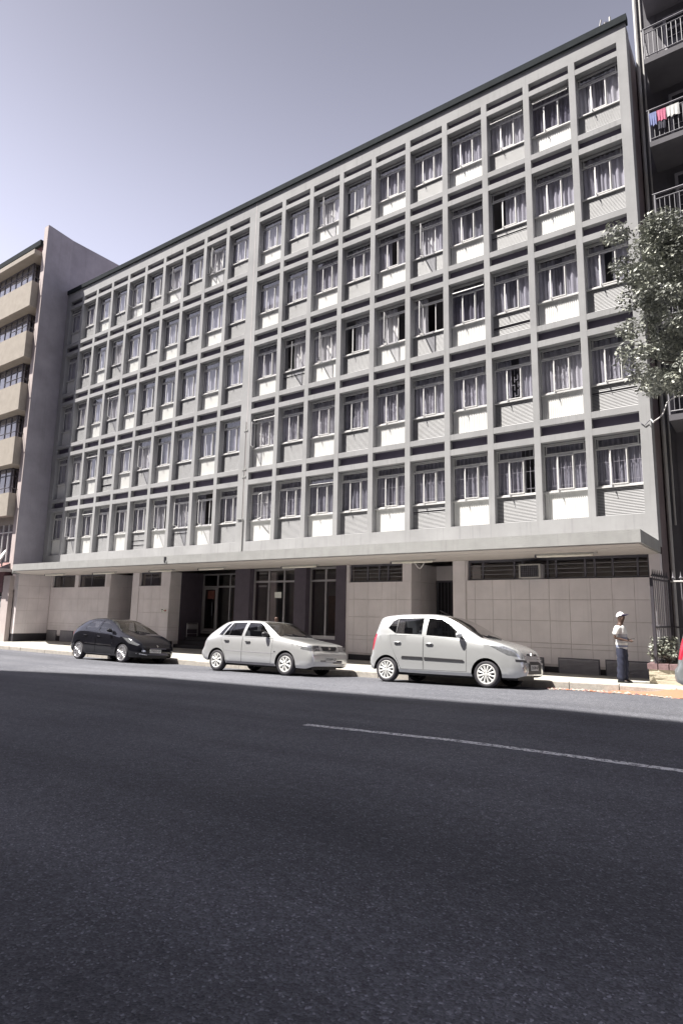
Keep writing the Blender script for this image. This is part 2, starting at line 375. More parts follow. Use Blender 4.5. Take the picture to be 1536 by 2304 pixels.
for r in range(5):
    for s in ((0, 9), (10, 19)):
        a, c = XL[s[0]] - 0.05, XR[s[1]] + 0.05
        MB().box(a, c, 0.004, D + 0.1, ZT[r], RB[r], 'conc').obj('beam', blk)
        if r < 4: MB().box(a, c, 0.004, D + 0.1, RT[r], ZB[r + 1], 'conc').obj('beam', blk)
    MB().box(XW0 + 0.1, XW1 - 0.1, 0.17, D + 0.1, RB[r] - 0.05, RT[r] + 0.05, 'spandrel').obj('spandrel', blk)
MB().box(XW0, XW1, 0, D + 0.2, RT[4], ZF, 'conc').obj('parapet', blk)
MB().box(XW0, XW1, 0, D + 0.2, 3.30, ZB[0] - 0.4 + 0.4, 'conc').obj('base_band', blk)
b = MB(); b.box(XW0, XW1 + 0.05, -0.07, 0.16, ZF, ZF + 0.22, 'gutter'); b.obj('gutter', blk)
b = MB(); b.box(XW0, XW1 - 0.02, 0.2, 12, 18.3, ZF + 0.02, 'finwall'); b.obj('roof', blk)
b = MB(); b.box(1.40, XW1 - 0.003, 0.44, 12, -0.3, ZF - 0.45, 'sideplum'); b.box(XW0, XW0 + 0.1, 0.44, 12, -0.3, ZF, 'sideplum')
b.box(XW0, XW1 - 0.1, 11.9, 12, -0.3, ZF, 'sideplum'); b.obj('side_wall', blk)
# expansion joint groove strips on the pilaster + conduit
b = MB(); b.box(-13.075, -13.055, -0.006, 0, 3.42, ZF, 'joint'); b.obj('movement_joint', blk)
b = MB(); b.tube([(-13.04, -0.03, 3.4), (-13.04, -0.03, 5.05), (-13.34, -0.03, 5.05)], 0.022, 'conc2', 6)
b.tube([(-13.1, -0.02, 5.05), (-13.1, -0.02, 9.0)], 0.012, 'conc2', 6)
for z in (6.7, 7.0, 8.6): b.box(-13.2, -13.0, -0.02, 0, z, z + 0.07, 'conc2')
b.obj('conduit', blk)
# floors + partitions
b = MB()
for r in range(5):
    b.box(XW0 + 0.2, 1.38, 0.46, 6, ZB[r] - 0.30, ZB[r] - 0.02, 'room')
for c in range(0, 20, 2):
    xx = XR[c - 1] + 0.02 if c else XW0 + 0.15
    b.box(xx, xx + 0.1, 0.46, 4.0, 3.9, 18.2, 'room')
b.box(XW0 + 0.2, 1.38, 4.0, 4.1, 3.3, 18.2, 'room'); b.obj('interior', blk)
# behind the panels: apron wall
b = MB()
for r in range(5): b.box(XW0 + 0.2, 1.38, D + 0.03, D + 0.12, ZB[r] - 0.1, ZB[r] + 0.36 * PI_[r] * 0.77, 'backing')
b.obj('apron_wall', blk)

UW, UH = 1.215, 2.24
def m_frame():
    b = MB(); y0, y1 = 0.212, 0.250
    for x0, x1, z0, z1 in ((0, UW, 0.82, 0.86), (0, UW, 2.17, 2.22), (0, UW, 1.86, 1.90), (0, 0.04, 0.86, 2.17), (UW - 0.04, UW, 0.86, 2.17),
                           (0.364, 0.388, 0.86, 1.86), (0.822, 0.846, 0.86, 1.86)):
        o = 0.004 if x1 - x0 < 0.1 else 0
        b.box(x0, x1, y0 + o, y1 - o, z0, z1, 'frame')
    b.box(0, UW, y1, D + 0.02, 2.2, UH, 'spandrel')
    return b.mesh('window_frame')
def m_sill():
    b = MB(); b.box(0, UW, 0.17, 0.245, 0.785, 0.822, 'frame'); return b.mesh('sill')
def m_pane():
    b = MB(); x0, x1 = 0.03, 0.37
    b.add([(x0, 0.232, 0.85), (x1, 0.232, 0.85), (x1, 0.232, 1.87), (x0, 0.232, 1.87)], [(0, 1, 2, 3)], 'glass')
    return b.mesh('pane')
def sash(w, h, fw_, name, stay=True):
    b = MB()
    for x0, x1, z0, z1 in ((0, w, 0, fw_), (0, w, h - fw_, h), (0, fw_, fw_, h - fw_), (w - fw_, w, fw_, h - fw_)):
        b.box(x0, x1, -0.016, 0.012, z0, z1, 'frame')
    b.add([(fw_, -0.002, fw_), (w - fw_, -0.002, fw_), (w - fw_, -0.002, h - fw_), (fw_, -0.002, h - fw_)], [(0, 1, 2, 3)], 'glass')
    if stay: b.box(0.02, 0.05, -0.10, -0.016, -0.015, 0.005, 'frame'); b.tube([(0.03, -0.10, 0.0), (0.05, -0.11, -0.10)], 0.008, 'steel', 5)
    return b.mesh(name)
M_FR, M_SI, M_PA = m_frame(), m_sill(), m_pane()
M_CA = sash(0.434, 0.985, 0.026, 'casement'); M_SIDE = sash(0.324, 0.985, 0.024, 'casement')
M_TR = sash(UW - 0.16, 0.25, 0.022, 'transom_light', False)
b = MB()
for x0, x1 in ((0.03, 0.36),) : b.add([(0.85, 0.232, 0.85), (UW - .03, 0.232, 0.85), (UW - .03, 0.232, 1.87), (0.85, 0.232, 1.87)], [(0, 1, 2, 3)], 'glass')
M_PAR = b.mesh('pane')
def m_corr():
    b = MB(); n = 44; vs = []
    for i in range(n * 2 + 1):
        x = UW * i / (n * 2); y = 0.240 + 0.011 * math.cos(math.pi * i / 2)
        vs += [(x, y, 0.0), (x, y, 0.80)]
    b.add(vs, [(2 * i, 2 * i + 2, 2 * i + 3, 2 * i + 1) for i in range(n * 2)], 'corr'); return b.mesh('corrugated_panel', True)
def m_slats(miss=()):
    b = MB(); n = 19
    for i in range(n):
        if i in miss: continue
        z = 0.01 + i * 0.79 / n; h = 0.79 / n
        t = 0.01 if i + 1 in miss else 0
        z0 = z + h * 0.50 + t
        b.add([(0, 0.250, z), (UW, 0.250, z), (UW, 0.250, z0), (0, 0.250, z0)], [(0, 1, 2, 3)], 'backing')
        b.add([(0, 0.252, z), (UW, 0.252, z), (UW, 0.252, z0), (0, 0.252, z0), (0, 0.215, z0 - 0.003), (UW, 0.215, z0 - 0.003), (UW, 0.222, z + h), (0, 0.222, z + h), (UW, 0.252, z + h), (0, 0.252, z + h)],
              [(3, 2, 5, 4), (4, 5, 6, 7), (7, 6, 8, 9)], 'slat')
    return b.mesh('slat')
M_CO = m_corr(); M_SL = [m_slats(), m_slats((13,)), m_slats((7, 8)), m_slats((4, 9))]
b = MB(); b.box(0, UW, 0.256, 0.275, 0, 0.80, 'backing'); M_BK = b.mesh('slatted_panel')
def m_curtain(x0, x1, seed, m, zlo=0.86):
    rnd = random.Random(seed); b = MB(); n = int((x1 - x0) / 0.022); ph = rnd.random() * 6; vs = []
    for i in range(n + 1):
        x = x0 + (x1 - x0) * i / n
        y = 0.320 + 0.028 * math.sin(x * 42 + ph + 1.3 * math.sin(x * 9 + ph)) + 0.012 * math.sin(x * 17 + ph)
        sw = 0.05 * math.sin(x * 6 + ph)
        vs += [(x, y + 0.02, zlo), (x + 0.01 * sw, y, 1.5), (x, y, 2.16)]
    b.add(vs, [f for i in range(n) for f in ((3 * i, 3 * i + 3, 3 * i + 4, 3 * i + 1), (3 * i + 1, 3 * i + 4, 3 * i + 5, 3 * i + 2))], m)
    return b.mesh('curtain', True)
CURT = {}
def curtain(kind, m):
    key = (kind, m)
    if key not in CURT:
        a, c = {'full': (0.02, 1.19), 'left': (0.02, 0.5), 'right': (0.72, 1.19), 'gap': (0.02, 0.75), 'midr': (0.45, 1.19)}[kind[:-1]]
        CURT[key] = m_curtain(a, c, hash(kind) % 1000 if False else sum(map(ord, kind)), m)
    return CURT[key]
def m_grille(style):
    b = MB(); y = 0.262
    if style == 'herring':
        x0, x1 = 0.41, 0.80; p = (x1 - x0) / 4
        for i in range(5):
            x = x0 + i * p
            for k in range(4):
                z = 0.9 + k * 0.25 + (0.09 if i % 2 else 0)
                b.box(x - 0.006, x + 0.006, y - 0.006, y + 0.006, z, min(1.84, z + 0.19), 'bar')
                if i < 4 and (i + k) % 2 == 0: b.box(x, x + p, y - 0.005, y + 0.005, z + 0.08, z + 0.092, 'bar')
    else:
        for i in range(9):
            x = 0.08 + i * 0.131; b.box(x - 0.006, x + 0.006, y - 0.006, y + 0.006, 0.86, 2.17, 'bar')
        for z in (0.99, 1.5): b.box(0.04, UW - 0.04, y - 0.004, y + 0.004, z, z + 0.012, 'bar')
    return b.mesh('security_grille')
M_GH, M_GV = m_grille('herring'), m_grille('bars')
OPEN = {(15, 3): 74, (15, 2): 80, (14, 2): 72, (12, 4): 60, (12, 2): 62, (11, 2): 50, (8, 4): 66, (6, 4): 48, (3, 2): 55, (5, 1): 60,
        (1, 0): 64, (6, 0): 58, (7, 0): 68, (8, 0): 60, (10, 0): 30, (3, 3): 35}
SIDE_OPEN = {(10, 1): -70, (4, 4): -75, (8, 4): -40}
TR_OPEN = {(18, 4): 32, (17, 4): 25, (16, 2): 22, (0, 4): 20, (12, 0): 16, (2, 0): 18, (2, 1): 24, (3, 2): 20, (4, 1): 18, (10, 1): 30, (13, 3): 12}
rng = random.Random(21); m_back = m_curtain(0.02, 1.19, 4, 'curt3')
for c in range(20):
    for r in range(5):
        w = XR[c] - XL[c]; h = ZT[r] - ZB[r]; sc = (w / UW, 1, h / UH); loc = (XL[c], 0, ZB[r])
        win = link('window', M_FR, blk, loc, scale=sc)
        link('sill', M_SI, win, local=True)
        if (c, r) in SIDE_OPEN:
            link('pane', M_PAR, win, local=True)
            link('casement', M_SIDE, win, (0.038, 0.205, 0.868), True, rot=(0, 0, R(SIDE_OPEN[(c, r)])) )
        else: link('pane', M_PA, win, local=True); link('pane', M_PAR, win, local=True)
        link('casement', M_CA, win, (0.388, 0.205, 0.868), True, rot=(0, 0, R(-OPEN.get((c, r), 0.0))))
        # transom hinged on its top edge
        ta = TR_OPEN.get((c, r), 0)
        t = link('transom_light', M_TR, win, (0.08, 0.212 - 0.25 * math.sin(R(ta)), 2.165 - 0.25 * math.cos(R(ta)) - 0.005), True, rot=(R(-ta), 0, 0))
        # curtains
        if r == 0:
            ch = rng.choice(['full', 'full', 'left', 'gap', 'midr']); m = 'curt3'
        else:
            ch = rng.choice(['full', 'full', 'full', 'gap', 'midr', 'left']); m = rng.choice(['curt1', 'curt1', 'curt2'])
            
        if (c, r) in ((16, 2), (18, 4)): ch, m = 'full', 'curt4'
        if ch != 'none':
            link('curtain', curtain(ch + str(rng.randint(0, 4)), m), win, local=True)
            if ch == 'gap' and rng.random() < 0.6: link('curtain', curtain('right' + str(rng.randint(0, 2)), m), win, local=True)
            if ch == 'left' and rng.random() < 0.6: link('curtain', curtain('right' + str(rng.randint(0, 2)), m), win, local=True)
            if ch != 'full' and rng.random() < 0.75 and (c, r) not in OPEN: link('curtain', m_back, win, (0, 0.05, 0), True)
        if r == 1 and c >= 10: link('security_grille', M_GH, win, local=True)
        if r == 0 and c >= 10 and c not in (12, 13): link('security_grille', M_GV, win, local=True)
        if c % 2 == 0:
            link('corrugated_panel', M_CO, blk, loc, scale=sc)
        else:
            pn = link('slatted_panel', M_BK, blk, loc, scale=sc)
            k = {(19, 1): 1, (17, 3): 1, (17, 2): 2, (5, 0): 3, (7, 0): 1, (3, 1): 2, (15, 0): 1, (11, 2): 1}.get((c, r), 0)
            link('slat', M_SL[k], pn, local=True)['kind'] = 'stuff'

# canopy
b = MB()
pts = [(1.50, -2.55), (1.52, -0.002), (-27.26, -0.002), (-27.03, -1.63), (-24.42, -2.92)]
b.prism(pts, 3.11, 3.40, 'conc2'); can = b.obj('canopy', blk)
b = MB(); b.prism([(1.44, -2.49), (1.46, -0.02), (-26.1, -0.02), (-26.1, -1.62), (-24.40, -2.85)], 3.085, 3.106, 'soffit'); b.obj('soffit', blk)
b = MB(); b.box(-24, 1.4, -1.84, -1.825, 3.078, 3.085, 'joint'); b.obj('soffit_seam', blk)
b = MB(); b.box(-14.16, -14.05, -2.79, -2.74, 3.17, 3.36, 'blackpl'); b.box(-14.05, -14.0, -2.79, -2.74, 3.14, 3.22, 'conc2'); b.obj('spalled_patch', blk)
# strip lights
LI = [(-24.72, -23.24, -1.2, 'left-end strip light under the canopy, above the pair of small dark windows'),
      (-21.14, -19.6, -1.0, 'strip light under the canopy where the tiled pier meets the first recess'),
      (-17.12, -15.76, -1.06, 'strip light under the canopy over the small window by the arrow sign'),
      (-14.14, -12.85, -1.12, 'strip light under the canopy before the glazed entrance door'),
      (-10.38, -8.9, -0.65, 'strip light under the canopy over the two shop windows'),
      (-5.78, -4.42, -0.88, 'strip light with a loop of white cable hanging from its end'),
      (-1.24, 0.15, -1.15, 'right-end strip light under the canopy, above the window air conditioner')]
for a, c, y, lb in LI:
    t = empty('strip_light', ((a + c) / 2, y, 3.085)); tag(t, lb, 'strip light', 'strip lights under the canopy')
    bb = MB(); bb.box(a - 0.03, c + 0.03, y - 0.045, y + 0.045, 3.05, 3.085, 'whitepipe'); bb.box(c + 0.03, c + 0.12, y - 0.03, y + 0.03, 3.045, 3.085, 'whitepipe'); bb.obj('lamp_base', t)
    bb = MB(); bb.tube([(a, y, 3.025), (c, y, 3.025)], 0.035, 'tube', 8); bb.obj('diffuser', t, True)
    bb = MB(); bb.box(a - 0.05, a, y - 0.035, y + 0.035, 2.99, 3.06, 'steel'); bb.obj('end_cap', t)
    if a == -5.78:
        bb = MB(); bb.tube([(-5.0 + 0.16 * math.sin(q * 0.4), y, 3.0 - 0.19 * math.sin(math.pi * q / 10)) if False else (-5.0 + 0.034 * q, y, 3.03 - 0.2 * math.sin(math.pi * q / 10)) for q in range(11)], 0.016, 'cable', 6); bb.obj('cable', t, True)

# ground floor -------------------------------------------------------------
TILE = {}
def tile_obj(x, z, w, h, y, face='y'):
    key = (round(w, 2), round(h, 2), face)
    if key not in TILE:
        bb = MB(); g = 0.0025; w2, h2 = w - g, h - g; e = 0.003; t = 0.008
        vs = [(g, 0, g), (w2, 0, g), (w2, 0, h2), (g, 0, h2), (g + e, -t, g + e), (w2 - e, -t, g + e), (w2 - e, -t, h2 - e), (g + e, -t, h2 - e)]
        bb.add(vs, [(4, 5, 6, 7), (0, 1, 5, 4), (1, 2, 6, 5), (2, 3, 7, 6), (3, 0, 4, 7)], 'tile'); TILE[key] = bb.mesh('tile')
    rot = (random.uniform(-.0012, .0012), random.uniform(-.001, .001), 0)
    if face == 'x': rot = (rot[0], rot[1], R(90))
    link('tile', TILE[key], blk, (x, y, z), rot=rot)
def tiles(x0, x1, rows, y=-0.0, pw=0.54, align=0.0, face='y', fx=0.0):
    xs = [x0]; q = align
    while q < x1 - 0.06:
        if q > x0 + 0.06: xs.append(q)
        q += pw
    xs.append(x1)
    for a, c in zip(xs, xs[1:]):
        for z0, z1 in rows:
            if face == 'y': tile_obj(a, z0, c - a, z1 - z0, y)
            else: tile_obj(fx, z0, c - a, z1 - z0, a, 'x')
ROWS = [(0.215, 0.635), (0.64, 0.765), (0.775, 1.365), (1.37, 1.935), (1.94, 2.505)]
ROWC = [(2.51, 3.08)]
def wall(x0, x1, y0, y1, z0, z1, m='joint', nm='wall'): return MB().box(x0, x1, y0, y1, z0, z1, m).obj(nm, blk)
# left return
wall(-26.56, -26.262, -1.66, 0.5, -0.4, 3.10); tiles(-1.66, -0.02, [(0.25, 0.72), (0.725, 1.33), (1.335, 1.93), (1.935, 2.53), (2.535, 3.09)], align=-1.66, face='x', fx=-26.258)
wall(-26.56, -26.245, -1.665, 0, -0.4, 0.24, 'plinth', 'plinth')
# wall with pair of clerestory windows
wall(-26.26, -21.30, 0.004, 0.3, 0.15, 2.50); wall(-26.26, -26.12, 0.004, 0.3, 2.5, 3.10, 'tile'); wall(-24.16, -23.86, 0.004, 0.3, 2.5, 3.10, 'tile'); wall(-21.72, -21.30, 0.004, 0.3, 2.5, 3.10, 'tile')
tiles(-26.22, -21.30, ROWS, align=-25.9); wall(-26.2, -21.30, 0.02, 0.3, -0.4, 0.21, 'plinth', 'plinth')
tiles(0.0, 1.2, ROWS + ROWC, align=0.6, face='x', fx=-21.296); wall(-21.6, -21.305, 0.0, 1.23, -0.4, 3.10)
wall(-21.3, -19.2, 1.23, 1.3, -0.4, 3.1, 'darkwall')
# pier + wall with one window
wall(-19.62, -19.16, -0.03, 0.3, -0.3, 3.10, 'tile', 'pier'); wall(-19.16, -17.13, 0.004, 0.3, 0.15, 2.50); wall(-17.72, -17.13, 0.004, 0.3, 2.5, 3.1, 'tile')
tiles(-19.15, -17.13, ROWS, align=-18.8); wall(-19.16, -17.13, 0.02, 0.3, -0.4, 0.21, 'plinth', 'plinth')
wall(-17.4, -17.135, 0.3, 0.60, -0.4, 3.10); tiles(0.0, 0.6, ROWS + ROWC, align=0.6, face='x', fx=-17.126)
wall(-17.4, -17.13, 0.605, 1.9, -0.4, 3.10, 'darkwall')
# entrance steps
for k in range(3): wall(-17.1, -13.3, 0.35 + 0.3 * k, 1.9, -0.3, 0.08 + 0.15 * k, 'plinth', 'step')
# entrance glazing
YG = 1.80
b = MB()
for x0, x1, z0, z1 in ((-17.08, -13.3, 3.03, 3.09), (-17.08, -13.3, 2.49, 2.56), (-17.08, -17.02, 0.5, 3.03), (-16.2, -16.13, 0.5, 3.03), (-15.42, -15.36, 0.5, 3.03), (-14.6, -14.54, 0.5, 3.03), (-17.02, -13.3, 0.5, 0.58)):
    b.box(x0, x1, YG, YG + 0.06, z0, z1, 'alu')
ent = b.obj('entrance_screen', blk)
bb = MB(); bb.add([(-17.08, YG + .03, .5), (-13.3, YG + .03, .5), (-13.3, YG + .03, 3.06), (-17.08, YG + .03, 3.06)], [(0, 1, 2, 3)], 'shopglass'); bb.obj('pane', ent)
bb = MB()
for x0, x1, z0, z1 in ((-17.0, -16.93, 0.6, 2.47), (-16.27, -16.21, 0.6, 2.47), (-16.93, -16.27, 2.41, 2.47), (-16.93, -16.27, 0.6, 0.72)): bb.box(x0, x1, YG - 0.01, YG + 0.04, z0, z1, 'alu')
bb.tube([(-16.36, YG - 0.08, 1.27), (-16.36, YG - 0.08, 1.88)], 0.018, 'chrome', 8); bb.obj('door', ent)
bb = MB(); bb.box(-16.72, -16.3, YG - 0.02, YG - 0.012, 2.0, 2.35, 'poster'); bb.obj('poster', ent)
bb = MB(); bb.box(-16.8, -14.0, 3.4, 3.46, 0.5, 2.6, 'wood'); bb.box(-14.5, -13.4, 2.6, 2.66, 0.5, 3.0, 'room'); bb.obj('lobby_wall', blk)
# dark columns
for x0, x1 in ((-13.26, -12.49), (-10.31, -9.78), (-8.48, -8.09)):
    wall(x0, x1, -0.06, 0.45, -0.3, 3.10, 'darkwall', 'column')
# shop windows
def shop(x0, x1, mull, paper=False):
    b = MB(); y = 0.18
    zz = (0.60, 2.60, 3.04)
    b.box(x0, x1, y, y + 0.06, 3.0, 3.08, 'alu'); b.box(x0, x1, y, y + 0.06, 2.56, 2.63, 'alu'); b.box(x0, x1, y - 0.05, y + 0.06, 0.57, 0.70, 'alu')
    for xm in [x0 + 0.03] + mull + [x1 - 0.03]: b.box(xm - 0.032, xm + 0.032, y - 0.004, y + 0.064, 0.70, 3.0, 'alu')
    o = b.obj('shop_window', blk)
    xs = [x0 + 0.03] + mull + [x1 - 0.03]
    for a, c in zip(xs, xs[1:]):
        for z0, z1 in ((0.66, 2.58), (2.60, 3.03)):
            bb = MB(); bb.add([(a, y + .03, z0), (c, y + .03, z0), (c, y + .03, z1), (a, y + .03, z1)], [(0, 1, 2, 3)], 'shopglass'); bb.obj('pane', o)
    wall(x0, x1, 0.06, 0.3, -0.3, 0.57, 'darkwall')
    return o
sw = shop(-12.49, -10.31, [-11.73, -10.98]); shop(-9.78, -8.48, [-9.08])
bb = MB(); bb.box(-12.4, -12.0, 0.9, 0.96, 0.2, 3.0, 'tile'); bb.box(-11.9, -11.6, 1.6, 1.66, 0.2, 3.0, 'room'); bb.box(-9.7, -9.2, 1.2, 1.25, 0.6, 2.1, 'wood'); bb.box(-12.45, -8.4, 3.0, 3.1, -0.2, 3.1, 'room')
bb.box(-9.75, -8.5, 1.0, 1.3, 0.2, 0.8, 'wood'); bb.obj('shop_interior', blk)
# wall 4
wall(-8.09, -7.98, 0.0, 0.3, -0.3, 3.10, 'tile', 'pier'); wall(-7.98, -5.60, 0.004, 0.3, 0.15, 2.49); wall(-5.92, -5.60, 0.004, 0.3, 2.5, 3.1, 'tile')
tiles(-7.98, -5.60, ROWS, align=-7.76); wall(-7.98, -5.60, 0.02, 0.3, -0.4, 0.21, 'plinth', 'plinth')
wall(-5.9, -5.605, 0.3, 1.75, -0.4, 3.10); tiles(0.0, 1.72, ROWS + ROWC, align=0.58, pw=0.57, face='x', fx=-5.596)
wall(-5.6, -4.0, 1.74, 1.9, 2.62, 3.1, 'tile'); wall(-5.62, -4.0, 1.95, 2.0, -0.3, 3.1, 'plinth')
b = MB(); 
for x0, x1, z0, z1 in ((-5.58, -5.53, 0, 2.62), (-4.35, -4.3, 0, 2.62), (-5.53, -4.35, 2.56, 2.62), (-5.53, -4.35, 0.9, 0.95)): b.box(x0, x1, 1.74, 1.78, z0, z1, 'steel')
gt = b.obj('door_gate', blk)
for i in range(9): MB().box(-5.44 + i * 0.125, -5.42 + i * 0.125, 1.75, 1.77, 0, 2.56, 'steel').obj('bar', gt)
b = MB(); b.tube([(-5.45, 1.70, 1.62), (-4.5, 1.70, 1.2)], 0.02, 'alu', 6); b.obj('handrail', blk)
# pier 5 and long wall
wall(-4.16, -3.76, -0.03, 0.5, -0.3, 3.10, 'tile', 'pier'); wall(-3.76, 1.49, 0.004, 0.3, 0.15, 2.50); wall(1.235, 1.49, -0.004, 0.3, 2.505, 3.1, 'tile', 'pier')
wall(-3.76, -3.70, 0.004, 0.3, 2.5, 3.1, 'tile')
tiles(-3.72, 1.48, ROWS, align=-3.46); wall(-3.76, 1.49, 0.02, 0.3, -0.4, 0.21, 'plinth', 'plinth')
MB().box(-3.76, 1.49, -0.018, 0.02, 0.632, 0.645, 'joint').obj('ledge', blk)
# clerestory windows
def clere(x0, x1, mull, louv=True, y=0.10, z0=2.50, z1=3.10):
    b = MB(); b.box(x0, x1, y, y + 0.05, z0, z0 + 0.04, 'steel'); b.box(x0, x1, y, y + 0.05, z1 - 0.07, z1, 'steel')
    for xm in [x0 + 0.02] + mull + [x1 - 0.02]: b.box(xm - 0.025, xm + 0.025, y - 0.004, y + 0.05, z0 + 0.04, z1 - 0.07, 'steel')
    o = b.obj('clerestory_window', blk)
    xs = [x0 + 0.02] + mull + [x1 - 0.02]
    for a, c in zip(xs, xs[1:]):
        n = 4 if louv else 1; h = (z1 - z0 - 0.11) / n
        for k in range(n):
            bb = MB(); zz = z0 + 0.04 + k * h; d = 0.035 if louv else 0
            bb.add([(a, y + 0.01, zz), (c, y + 0.01, zz), (c, y + 0.01 + d, zz + h), (a, y + 0.01 + d, zz + h)], [(0, 1, 2, 3)], 'shopglass')
            if louv: bb.box(a, c, y + 0.005, y + 0.012, zz, zz + 0.012, 'louvre')
            bb.obj('pane', o)
    return o
clere(-26.12, -24.16, [-25.3], False); clere(-23.86, -21.72, [-22.9], False); clere(-19.16, -17.72, [-18.5], False)
clere(-7.98, -5.92, [-7.3, -6.85, -6.5])
clere(-3.70, 1.235, [-3.25, -2.3, -2.05, -1.35, -1.12, -0.35, -0.10, 0.35, 0.95])
b = MB()
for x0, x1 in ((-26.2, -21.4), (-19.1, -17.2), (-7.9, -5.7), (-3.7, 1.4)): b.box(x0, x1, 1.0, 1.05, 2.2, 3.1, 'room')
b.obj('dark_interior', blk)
# louvre vents at the base
for x0, x1, z0, z1 in ((-26.2, -25.33, -0.12, 0.41), (-25.02, -23.9, -0.12, 0.42), (-2.5, -1.5, -0.1, 0.38), (-1.12, -0.06, -0.1, 0.40), (0.075, 1.10, -0.1, 0.41)):
    b = MB(); b.box(x0, x1, -0.02, 0.01, z0, z1, 'steel'); n = 12; h = (z1 - z0 - 0.06) / n
    for k in range(n):
        z = z0 + 0.03 + k * h
        b.add([(x0 + .03, -0.022, z), (x1 - .03, -0.022, z), (x1 - .03, -0.05, z + h * .25), (x0 + .03, -0.05, z + h * .25), (x1 - .03, -0.024, z + h), (x0 + .03, -0.024, z + h)], [(0, 1, 2, 3), (3, 2, 4, 5)], 'louvre')
    b.obj('base_vent', blk)
# roof vents
b = MB(); b.tube([(0.62, 0.4, 18.9), (0.78, 0.4, 19.6)], 0.022, 'whitepipe', 6); b.tube([(1.02, 0.4, 18.9), (1.02, 0.4, 19.55)], 0.03, 'whitepipe', 6); b.tube([(0.88, 0.5, 18.9), (0.88, 0.5, 19.5)], 0.07, 'steel', 8)
b.obj('roof_vent', blk)

# things fixed on / in the block
t = empty('air_conditioner', (-1.73, -0.1, 2.52)); tag(t, 'grey box air conditioner stuck through the clerestory window above the tiled wall', 'air conditioner')
b = MB(); b.box(-2.02, -1.44, -0.28, 0.15, 2.52, 2.90, 'louvre'); b.obj('casing', t)
b = MB(); 
for i in range(10): b.box(-1.98 + i * 0.053, -1.972 + i * 0.053, -0.295, -0.285, 2.56, 2.86, 'blackpl')
for i in range(6): b.box(-1.98, -1.49, -0.297, -0.291, 2.57 + i * 0.052, 2.576 + i * 0.052, 'blackpl')
b.box(-1.985, -1.485, -0.284, -0.281, 2.55, 2.87, 'steel'); b.obj('grille', t)
b = MB(); b.box(-2.03, -1.43, -0.30, -0.281, 2.87, 2.905, 'whitepipe'); b.box(-2.03, -1.43, -0.30, -0.281, 2.515, 2.55, 'whitepipe'); b.box(-2.03, -1.99, -0.30, -0.281, 2.55, 2.87, 'whitepipe'); b.box(-1.48, -1.43, -0.30, -0.281, 2.55, 2.87, 'whitepipe'); b.obj('frame', t)
t = empty('arrow_sign', (-17.38, -0.02, 1.38)); tag(t, 'small white sign with a letter T and a red arrow on tiled wall', 'sign')
b = MB(); b.box(-17.58, -17.20, -0.024, -0.016, 1.38, 1.53, 'paper'); b.obj('board', t)
b = MB(); b.box(-17.56, -17.43, -0.030, -0.025, 1.485, 1.51, 'ink'); b.box(-17.505, -17.485, -0.030, -0.025, 1.40, 1.485, 'ink'); b.obj('letter', t)
b = MB(); b.prismy([(-17.40, 1.44), (-17.31, 1.44), (-17.31, 1.395), (-17.22, 1.455), (-17.31, 1.515), (-17.31, 1.47), (-17.40, 1.47)], -0.030, -0.025, 'redink'); b.obj('arrow', t)
b = MB(); b.box(-11.44, -11.12, 0.195, 0.203, 1.99, 2.21, 'paper'); tag(b.obj('paper_notice'), 'white paper notice taped inside the wide shop window', 'notice')
b = MB(); b.tube([(-16.95, 0.9, 0.35), (-16.95, 0.9, 0.95)], 0.015, 'alu', 6); b.tube([(-16.95, 1.5, 0.35), (-16.95, 1.5, 0.95)], 0.015, 'alu', 6)
for z in (0.5, 0.7, 0.95): b.tube([(-16.95, 0.9, z), (-16.95, 1.5, z)], 0.012, 'alu', 6)
b.box(-17.0, -16.9, 0.95, 1.45, 0.72, 0.9, 'louvre'); tag(b.obj('wire_rack'), 'small metal rack against the dark wall of the entrance recess', 'rack')
b = MB(); pts = [(1.25, -0.02, 6.56), (1.34, -0.02, 6.46), (1.42, -0.03, 6.54), (1.52, -0.2, 6.55), (1.62, -0.5, 6.36), (1.671, -0.8, 6.305), (1.794, -0.8, 6.376), (1.889, -0.8, 6.473), (1.99, -0.8, 6.74), (2.096, -0.8, 6.812), (2.195, -0.8, 6.85), (2.5, -0.8, 6.83), (3.2, -0.9, 6.9)]
b.tube(pts[:4], 0.010, 'steel', 6); b.tube(pts[3:], 0.015, 'cable', 6); tag(b.obj('service_cable', smooth=True), 'white cable looping from the block corner towards the tree', 'cable')

# ---------------------------------------------------------------- left neighbour
nb = empty('neighbour_building', (-32, 2, 0)); tag(nb, 'beige apartment building at the left edge with stacked bay windows and blank side wall', 'apartment building')
b = MB(); b.prism([(-27.03, -1.6), (-27.29, 0.0), (-27.29, 14), (-27.75, 14), (-27.75, -1.0), (-27.40, -1.6)], 3.41, 22.05, 'finwall'); b.obj('side_wall', nb)
b = MB(); b.prism([(-27.032, -1.62), (-27.41, -1.62), (-27.78, -1.0), (-27.74, -0.99), (-27.40, -1.603), (-27.032, -1.603)], 3.30, 22.0, 'pinkr'); b.obj('end_pier', nb)
b = MB(); b.box(-60, -27.76, -0.9, 14, -0.4, 21.1, 'pinkr'); b.obj('wall', nb)
b = MB(); b.box(-60, -27.45, -1.75, -0.9, 20.95, 21.25, 'gutter'); b.box(-60, -27.76, -0.9, 14, 21.1, 21.25, 'gutter'); b.box(-60, -27.5, -1.6, -0.9, 20.55, 20.95, 'redbrick'); b.obj('roof', nb)
b = MB(); b.box(-60, -27.44, -2.02, -0.9, 20.30, 20.55, 'beige'); b.obj('eaves_slab', nb)
BAY = [(17.3, 18.72), (14.45, 15.87), (11.56, 13.02), (8.68, 10.12), (6.01, 7.19)]
tops = [20.30] + [v[0] for v in BAY[:-1]]
